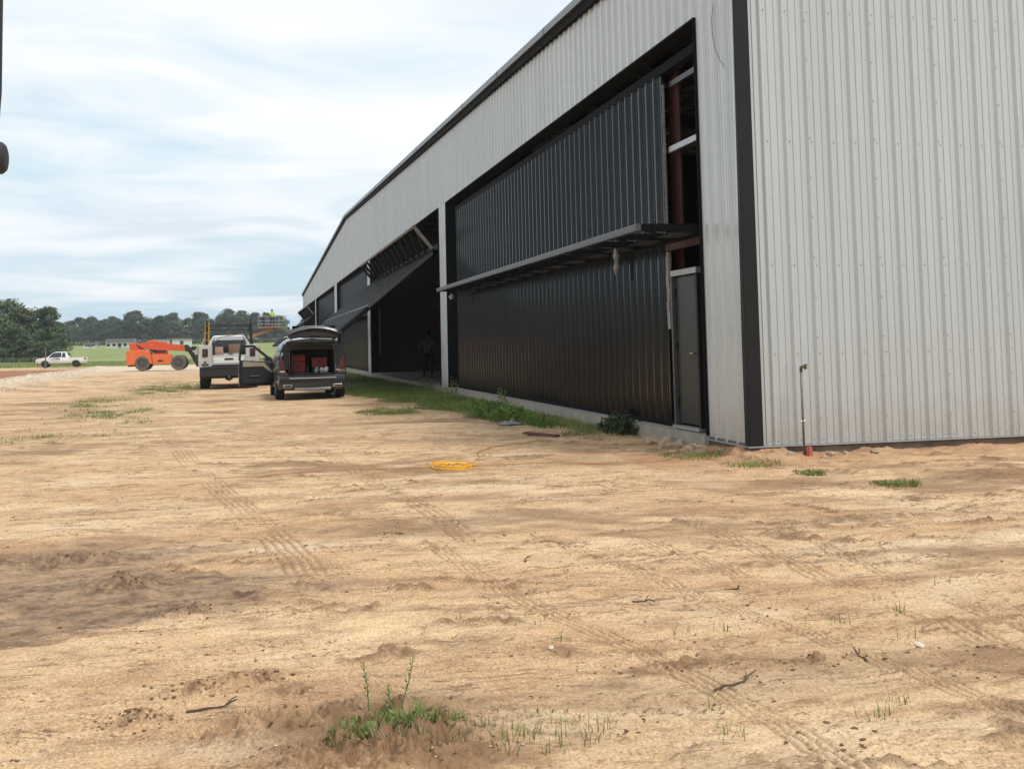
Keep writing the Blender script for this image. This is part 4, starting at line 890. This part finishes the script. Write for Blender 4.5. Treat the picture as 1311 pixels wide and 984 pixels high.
MB().bar((-.80,.25,2.22),(.80,.25,2.22),.035,.035).build('cross_rail','blackpl',T); pass
MB().bar((-1.0,.12,1.66),(-.86,.12,1.95),.07,.04).build('rack_foot','drip',T)
# load of the truck
def ladder(name,label,m,x,y0,y1,z,w,rz=0):
    o=root(name,label,'ladder',(0,0,0)); b=MB()
    for s in (0,1): MB().bar((x+s*w,y0,z),(x+s*w,y1,z),.03,.09).build('side_rail',m,o)
    n=int(abs(y1-y0)/.3)
    for k in range(1,n): yy=y0+(y1-y0)*k/n; MB().bar((x,yy,z),(x+w,yy,z),.03,.03).build('rung',m,o)
#ladder('ladder','dark ladder lying flat along the truck roof rack','dframe',-6.75,27.8,31.8,2.32,.4)
yl=root('yellow_ladder','short yellow ladder standing upright on the left cabinet of the truck','ladder',(-7.58,28.1,1.50))
for s in (0,1): MB().bar((s*.14,0,0),(s*.14+.02,.02,.80),.06,.05).build('side_rail','yellow',yl)
for k in range(3): MB().bar((.0,0,.15+.26*k),(.14,0,.15+.26*k),.03,.03).build('rung','yellow',yl)
tb=lambda lab,x0,x1,y0,y1,z0,z1,m,n='cardboard_box',c='box':tag(MB().box(x0,x1,y0,y1,z0,z1).build(n,m,bevel=.01),lab,c)
zf=-.20+.905
tb('leaning pale brown sack at the left of the truck bed',-7.22,-6.92,28.2,28.55,zf,zf+.68,'pinkbag','sack','sack'); bpy.data.objects['sack'].rotation_euler=(0,0,0)
tb('large brown cardboard box at the right of the truck bed',-6.72,-6.28,28.5,29.0,zf,zf+.78,'cardboard')
tb('dark toolbox deep in the middle of the truck bed',-6.95,-6.6,29.1,29.5,zf,zf+.70,'blackpl','toolbox','toolbox')
for x,l in ((-6.83,'white bucket in the truck bed beside the pale sack'),(-6.45,'white bucket in the truck bed before the brown box')):
    b=root('bucket',l,'bucket',(x,28.15,zf)); MB().lathe([(0,.10),(.42,.12)],(0,0,0),'z',14).build('pail','wpaint',b); MB().lathe([(.42,.125),(.445,.125)],(0,0,0),'z',14).build('lid','dwhite',b)
tag(MB().tube([(-7.27,28.12,1.55),(-7.0,28.15,1.76),(-6.7,28.15,1.80),(-6.2,28.15,1.84),(-6.15,28.15,1.62)],.02,6).build('hose','pinkbag',smooth=True),'pale hose arched over the load of the truck bed','hose')
# --- white pickup far left (local +y forward)
P=root('pickup_truck','white extended cab pickup with dark door logo parked before the dark trees','pickup truck',(-24.15,114.2,-.33),R(90+2))
rw,fw=1.05,4.35
ys=sorted(set(list(np.linspace(0,5.4,30))+[rw+.46*math.cos(a) for a in np.linspace(0,PI,11)]+[fw+.46*math.cos(a) for a in np.linspace(0,PI,11)])); st=[]
for y in ys:
    w=interp(y,[(0,.88),(.2,.92),(4.9,.92),(5.4,.78)]); sill=arch(y,.42,(rw,fw),.45)
    belt=interp(y,[(0,1.10),(2.0,1.10),(3.9,1.10),(4.2,1.08),(5.2,.98),(5.4,.85)]); top=interp(y,[(0,1.13),(1.98,1.13),(2.0,1.14),(2.12,1.76),(3.2,1.78),(3.5,1.70),(4.15,1.16),(5.1,1.06),(5.4,.92)])
    gh=max(0,min(1,(top-belt)/.5)); tw=w-(w-.62)*gh
    st.append((y,[(w-.02,sill),(w,max(.75,sill+.02)),(w-.01,max(belt,sill+.03)),(tw+.03,belt+(top-belt)*.85),(tw-.1,top-.015),(0,top)]))
body_shell('body',P,'wpaint',st)
MB().prism([(-.90,.45),(.90,.45),(.90,1.11),(-.90,1.11)],-.02,.0,'y').build('tailgate','wpaint',P,bevel=.01); MB().box(-.85,.85,-.12,-.02,.40,.58).build('rear_bumper','chrome',P,bevel=.02); MB().box(-.8,.8,5.38,5.46,.42,.75).build('front_bumper','blackpl',P,bevel=.02)
for s in (-1,1):
    for pts in ([(2.55,1.15),(2.15,1.15),(2.2,1.66),(2.5,1.68)],[(2.62,1.15),(3.95,1.15),(3.5,1.62),(3.1,1.69),(2.62,1.69)]):
        mb=MB(); mb.add([(s*(.925-.29*(z-1.1)/.65+.012),y,z) for y,z in pts],[tuple(range(len(pts)))]); o=mb.build('side_window','glass',P,fix=False); o.modifiers.new('s','SOLIDIFY').thickness=.015
    MB().box(s*.93-.02,s*.93+.02,-.0,.12,.85,1.05).build('tail_light','redlens',P); MB().box(s*1.02-.08,s*1.02+.08,3.75,3.82,1.12,1.27).build('mirror','blackpl',P,bevel=.02)
    for pts in ([(2.75,.98),(3.0,1.06),(3.35,1.06),(3.7,1.00),(3.3,.99),(3.0,.93),(2.8,.86)],[(3.35,.86),(3.6,.90),(3.75,.90),(3.6,.85)],[(2.9,.80),(3.2,.82),(3.5,.81),(3.5,.78),(2.9,.77)]):
        MB().prism(pts,s*.922,s*.930,'x').build('door_logo','mark',P)
MB().box(-.85,.85,.3,5.2,.35,.55).build('underbody','blackpl',P)
for c in ((-.82,rw,.38),(.82,rw,.38),(-.82,fw,.38),(.82,fw,.38)): wheel(P,c,.38,.26,'darkrim')
# thin post before the pickup
tag(MB().tube([(-28.0,111,-.4),(-28.0,111,1.95)],.07,8).build('marker_post','pipe'),'thin grey post standing before the front wheel of the pickup','post')
# --- telehandler (local x forward)
TH=root('telehandler','orange telescopic handler with dusty wheels parked sideways in the yard','telehandler',(-14.52,79.3,-.31),R(-3))
PR=lambda n,poly,y0,y1,m,b=.03:MB().prism(poly,y0,y1,'y').build(n,m,TH,bevel=b)
PR('engine_cover',[(-1.27,.46),(-1.27,1.66),(-.01,1.75),(.42,1.6),(.70,1.28),(.82,.52),(.55,.62),(.35,.95),(0,1.2),(-.35,.98),(-.6,.5)],-1.15,-.2,'orange')
PR('counterweight',[(-1.30,.5),(-1.30,1.5),(-.9,1.6),(-.7,.5)],-.19,1.0,'orange'); PR('rear_skid',[(-1.2,.34),(-1.15,.46),(-.5,.46),(-.55,.36)],-1.0,1.0,'blackpl')
PR('side_box',[(.74,1.34),(2.34,1.34),(2.40,.64),(2.2,.52),(.85,.5)],-1.12,-.45,'orange'); MB().box(1.25,1.66,-1.135,-1.12,.72,.86).build('vent','blackpl',TH)
PR('chassis',[(-1.0,.55),(-1.0,.95),(3.3,.95),(3.3,.6)],-.43,.5,'orangeb'); 
PR('cab',[(.3,.9),(.3,2.2),(.6,2.35),(1.5,2.35),(1.8,1.8),(1.9,.9)],.52,1.1,'orangeb'); PR('cab_window',[(.45,1.5),(.45,2.15),(.65,2.25),(1.45,2.25),(1.7,1.7),(1.7,1.5)],.50,.518,'glass',0)
PR('boom',[(.05,1.80),(.12,2.33),(.45,2.42),(2.0,2.24),(3.55,2.02),(3.58,1.55),(1.0,1.70)],-.40,.10,'orangeb',.02); PR('boom_cover',[(.15,2.34),(.45,2.52),(.95,2.48),(1.9,2.33),(1.9,2.27),(.45,2.43)],-.36,.06,'orange',.02)
PR('boom_tip',[(3.3,2.08),(3.55,2.1),(3.75,1.9),(3.7,1.5),(3.4,1.52)],-.42,.12,'blackpl',.02)
PR('boom_tower',[(-1.1,1.72),(-1.15,2.28),(.1,2.3),(.3,1.75)],-.5,-.42,'orangeb',.02); PR('boom_tower',[(-1.1,1.62),(-1.15,2.28),(.1,2.3),(.3,1.75)],.12,.2,'orangeb',.02)
for a,b in (((-.55,2.15),(.75,1.25)),((-.4,2.0),(.95,1.2))): MB().bar((a[0],-.46,a[1]),(b[0],-.6,b[1]),.09,.09).build('lift_cylinder','blackpl',TH)
MB().bar((.1,-.5,1.85),(.9,-.55,1.4),.05).build('hose','galv',TH)
PR('carriage',[(3.55,1.6),(3.95,1.95),(4.35,1.9),(4.0,1.5),(4.55,.45),(4.5,.28),(4.3,.3),(3.7,1.35)],-.35,.35,'blackpl',.02); 
for yy in (-.6,-.2,.2,.6): MB().box(4.28,4.34,yy-.04,yy+.04,.25,1.25).build('carriage_bar','blackpl',TH)
for yy in (-.35,.35): MB().box(4.34,5.4,yy-.06,yy+.06,.24,.30).build('fork','blackpl',TH)
MB().box(4.0,4.4,-.5,.5,1.45,1.62).build('carriage_plate','drip',TH)
for c in ((-.01,-.95,.62),(2.90,-.95,.62),(-.01,.95,.62),(2.90,.95,.62)):
    w=wheel(TH,c,.62,.42,'dustytyre','dustytyre',6); w.rotation_euler=(0,0,R(90) if True else 0)
    for ch in w.children:
        if ch.name.startswith('rim'): ch.data.materials[0]=M['pipe']
MB().lathe([(-.35,.14),(.35,.14)],(2.9,0,.62),'y',10).build('axle','blackpl',TH)
# --- boom lift with worker behind the truck
BL=root('boom_lift','boom lift with a raised grey basket and faded orange boom beyond the truck','boom lift',(-8.6,97,-.3))
bx0,bx1,bz=3.65,6.45,3.86
MB().box(bx0,bx1,-.6,.6,bz-.10,bz).build('platform_floor','tanboom',BL)
for z in (bz+.28,bz+.62,bz+1.08):
    for s in (-.58,.58): MB().bar((bx0,s,z),(bx1,s,z),.045).build('guard_rail','galv',BL)
    for x in (bx0,bx1): MB().bar((x,-.58,z),(x,.58,z),.045).build('guard_rail','galv',BL)
for x in np.linspace(bx0,bx1,5):
    for s in (-.58,.58): MB().bar((x,s,bz),(x,s,bz+1.08),.045).build('guard_post','galv',BL)
MB().box(bx0+.3,bx0+.8,-.55,-.35,bz+.55,bz+.95).build('control_box','blackpl',BL,bevel=.02)
MB().bar((5.2,0,bz-.22),(1.2,0,2.35),.28,.34).build('boom','tanboom',BL); MB().bar((1.2,0,2.35),(-.6,0,1.7),.4,.42).build('boom','tanboom',BL)
MB().bar((4.6,0,bz-.45),(5.3,0,bz-.12),.22,.22).build('boom_wrist','blackpl',BL)
MB().box(-1.5,1.3,-.9,.9,.75,1.6).build('turntable','tanboom',BL,bevel=.05); MB().box(-1.7,1.7,-.8,.8,.35,.75).build('chassis','blackpl',BL,bevel=.03)
for c in ((-1.3,-.95,.45),(1.3,-.95,.45),(-1.3,.95,.45),(1.3,.95,.45)): wheel(BL,c,.45,.3).rotation_euler=(0,0,R(90))
person('worker in bright yellow-green vest and dark cap standing in the raised lift basket',(-3.55,97,-.3+3.865),R(15),dict(elL=(-.28,-.08,1.18),wrL=(-.2,-.30,1.1),elR=(.28,-.08,1.18),wrR=(.2,-.30,1.1)),'vest','jeans')
w2=person('second worker in dark clothes bending over at the left of the lift basket',(-4.35,96.9,-.3+3.865),R(70),dict(elL=(-.28,-.1,1.15),wrL=(-.22,-.34,1.05),elR=(.28,-.1,1.15),wrR=(.22,-.34,1.05)),'shirt','jeans'); w2.scale=(.9,.9,.86)
# --- distant white buildings
def house(label,x,y,w,d,h,rh,nw,z=None,name='farm_building',rz=0):
    z=gz(x,y) if z is None else z; o=root(name,label,'building',(x,y,z),rz)
    MB().box(-w/2,w/2,-d/2,d/2,-.6,h).build('wall','siding',o)
    MB().prism([(-w/2-.3,h),(w/2+.3,h),(w/2+.3-.4,h+rh),(-w/2-.3+.4,h+rh)],-d/2-.3,d/2+.3,'y').build('roof','roofshing',o)
    for k in range(nw):
        xx=-w/2+w*(k+.5)/nw; f=MB().box(xx-.55,xx+.55,-d/2-.06,-d/2-.005,h*.35,h*.8).build('window','siding',o); MB().box(xx-.45,xx+.45,-d/2-.09,-d/2-.062,h*.38,h*.77).build('pane','glass',f)
    MB().box(-.5,.5,-d/2-.07,-d/2-.005,0,h*.82).build('door','roofshing',o)
    return o
house('long low white house with grey roof left of the orange telehandler',-41.5,300,7.5,7,1.7,1.0,5,2.35)
house('low pale shed far left of the long white house',-49.7,300,3.6,4,.8,.4,2,2.9,'shed')
house('white trailer showing above the middle of the orange telehandler',-30.3,300,4.6,4,2.5,.2,2,2.1,'trailer')
house('white trailer showing above the front of the orange telehandler',-24.6,300,5.4,4,2.6,.2,1,2.1,'trailer')
# ------------------------------------------------------------------ trees
def tree_mesh(seed,h,w,nb,nl,ls,low=.05):
    r=np.random.default_rng(seed); t=MB(); c_v=[]
    th=h*.72; lean=Vector((r.normal()*.03*h,r.normal()*.03*h,0)); pts=[Vector((0,0,-.6))]+[Vector((0,0,th*k/5))+lean*(k/5)**2+Vector((r.normal()*.08,r.normal()*.08,0)) for k in range(1,6)]
    t.tube(pts,h*.028,8,h*.006)
    cent=[]
    for i in range(nb):
        u=r.random()**.8; zz=h*(low+(1-low-.08)*u); k=math.sin(min(1,max(0,(1-u)*1.25+.08))*PI*.62)**.8; ra=w*.5*k*math.sqrt(r.random()); a=r.random()*6.28
        c=Vector((math.cos(a)*ra,math.sin(a)*ra,zz))+lean*u; cent.append((c,w*r.uniform(.10,.19)))
        if i%3==0:
            b=pts[1+min(4,int(u*4))]; t.tube([b,(b+c)/2+Vector((0,0,-.02*h)),c],h*.010,5,h*.003,cap=False)
    V=np.zeros((0,3));Q=[]
    per=nl//nb
    for c,rad_ in cent:
        d=r.normal(size=(per,3)); d/=np.linalg.norm(d,axis=1)[:,None]; p=np.array(c)+d*rad_*(r.random((per,1))**.35)*np.array([1.15,1.15,.72])
        nrm=d*.6+r.normal(size=(per,3))*.6+np.array([0,0,.35]); nrm/=np.linalg.norm(nrm,axis=1)[:,None]
        e=np.cross(nrm,r.normal(size=(per,3))); e/=np.linalg.norm(e,axis=1)[:,None]; f=np.cross(nrm,e); s=ls*(.6+.8*r.random((per,1)))
        q=np.stack([p-e*s*.5,p+f*s*.28,p+e*s*.5,p-f*s*.28],1).reshape(-1,3); V=np.vstack([V,q])
    F=np.arange(len(V)).reshape(-1,4)
    me=bpy.data.meshes.new('crown'); me.from_pydata(V.tolist(),[],F.tolist()); return t.mesh('trunk'),me
kinds=[tree_mesh(1,12,9,46,5200,.50),tree_mesh(2,13,8,44,5000,.52),tree_mesh(3,11,10,50,5400,.50),tree_mesh(4,12.5,7.5,40,4600,.50,.2),tree_mesh(5,10,8.5,44,4800,.48)]
cm={}
def tree(kind,leaf,x,y,sc,rz,label,group,name='tree'):
    tm,cmx=kinds[kind]; key=(kind,leaf)
    if key not in cm:
        a=tm.copy(); a.materials.append(M['bark']); b=cmx.copy(); b.materials.append(M[leaf]); cm[key]=(a,b)
    a,b=cm[key]; o=root(name,label,'tree',(x,y,gz(x,y)),rz,group); o.scale=sc
    for nm,d in (('trunk',a),('crown',b)): c=bpy.data.objects.new(nm,d); COL.objects.link(c); c.parent=o
    return o
r=random.Random(11)
left=[(-70,150,1.15),(-76,142,1.2),(-80,131,1.1),(-86,122,1.2),(-92,112,1.15),(-97,100,1.2),(-104,88,1.1),(-108,75,1.2),(-73,160,1.1),(-90,128,1.2),(-100,108,1.2),(-110,92,1.2),(-57,186,1.0),(-52.5,180,1.0),(-49,176,.98),(-46.6,182,.95),(-44.5,178,.78),(-42.2,181,.84),(-40.2,179,.80),(-39.3,183,.6),(-55,172,.9),(-50.5,171,.72),(-47,170,.62),(-43.5,171,.55),(-41,173,.5),(-62,180,1.05),(-67,178,1.0),(-60,170,.9)]  # leading entries extend the clump out of view, added to darken door reflections
for i,(x,y,s) in enumerate(left): tree(i%5,['leaf','leafb','leaf'][i%3],x,y,(s*1.0,s*1.0,s*.95),r.random()*6,'tall leafy green tree in the near clump at and beyond the left edge','trees in the near left clump')
for i in range(14):
    x=-64+i*2.05; y=166+r.random()*5+ (i%3); s=.24+.14*r.random(); tree(4 if i%2 else 2,'leaf',x,y,(s*1.6,s*1.6,s),r.random()*6,'low dark shrub growing under the near clump of trees','shrubs under the left clump','shrub')
prof_=[(-76,.80),(-70,1.0),(-64,1.02),(-58,.98),(-50,1.08),(-44,.98),(-38,1.05),(-30,.98),(-24,1.02),(-18,1.0),(-10,1.08),(-4,1.02),(2,.95),(8,.80),(12,.3)]
for row,(yy,nx) in enumerate(((392,23),(402,23),(413,24))):
    for i in range(nx):
        x=-92+i*4.6+r.uniform(-1.3,1.3)+row*1.4
        if x>11: continue
        s=interp(x,prof_)*r.uniform(.84,1.06)*(1 if row else .93)
        tree(r.randrange(5),['farleaf','farleaf','leafb','farleaf','leaf'][r.randrange(5)] if row==0 else 'farleaf',x,yy+r.uniform(-3,3),(s*1.0,s*1.0,s*1.02),r.random()*6,'dark round topped tree in the far belt beyond the green field','trees in the far belt')
# far low belt closing the horizon elsewhere
mb=MB(); rr=np.random.default_rng(8); V=[];
for side,(a0,a1,rd,n) in enumerate(((-.62,-.24,430,9000),(.05,1.35,470,26000))):
    a=rr.uniform(a0,a1,n); d=rd+rr.uniform(-12,12,n)+25*np.sin(a*9); x=CX+d*np.sin(a); y=CY+d*np.cos(a); hh=10+2.5*np.sin(a*60)+1.6*np.sin(a*171)+1.2*np.sin(a*333); z=ground(x,y,False)[0]+hh*rr.random(n)**.8
    e=rr.normal(size=(n,3)); e/=np.linalg.norm(e,axis=1)[:,None]; f=np.cross(e,rr.normal(size=(n,3))); f/=np.linalg.norm(f,axis=1)[:,None]; p=np.stack([x,y,z],1); s=1.3
    V.append(np.stack([p-e*s,p+f*s*.6,p+e*s,p-f*s*.6],1).reshape(-1,3))
V=np.vstack(V); me=bpy.data.meshes.new('distant_wood'); me.from_pydata(V.tolist(),[],np.arange(len(V)).reshape(-1,4).tolist()); me.materials.append(M['farleaf']); o=bpy.data.objects.new('distant_wood',me); COL.objects.link(o); tag(o,'distant wood closing the horizon around the field','wood',None,'stuff')
# low growth along field edge
P_=np.stack([rr.uniform(-70,12,9000),rr.uniform(385,391,9000)],1); blades('field_edge_growth','leafb',P_,.8,2.4,.7,91,'pale undergrowth at the foot of the far trees','undergrowth',lean=.8)
P_=np.stack([rr.uniform(-70,-34,7000),rr.uniform(160,168,7000)],1); blades('field_edge_growth','leafb',P_,.2,1.0,.25,92,'tall grass at the foot of the near left trees','undergrowth',lean=.8)
P_=np.stack([rr.uniform(-60,4,26000),rr.uniform(122,155,26000)],1); blades('field_grass','grass',P_,.05,.28,.06,93,'pasture grass at the near edge of the green field','grass',lean=.8)
# edge of the viewer's vehicle window frame, built as a standing bar with knob
b=root('window_pillar','dark window pillar of a vehicle with a rounded knob at the left edge of view','post',(-6.2555,-10.8,gz(-6.26,-10.8)))
MB().tube([(-.04,0,0),(-.018,0,1.2),(.0125,0,1.68),(.0135,0,1.85),(.0135,0,2.6)],.0085,10).build('bar','blackpl',b,smooth=True)
MB().tube([(.0,0,1.618),(.022,0,1.618),(.026,0,1.618)],.0165,14,.013).build('knob','blackpl',b,bevel=.004)

# ------------------------------------------------------------------ haze
mh=bpy.data.materials.new('haze'); mh.use_nodes=True; nt=mh.node_tree; nt.nodes.clear(); oo=nt.nodes.new('ShaderNodeOutputMaterial'); pv=nt.nodes.new('ShaderNodeVolumePrincipled')
pv.inputs['Color'].default_value=(.86,.93,1,1); pv.inputs['Density'].default_value=.0003; pv.inputs['Anisotropy'].default_value=.1; nt.links.new(pv.outputs[0],oo.inputs['Volume'])
M['haze']=mh
hz=MB().box(-1500,1500,-1500,1500,-4,34).build('haze','haze'); tag(hz,kind='stuff')
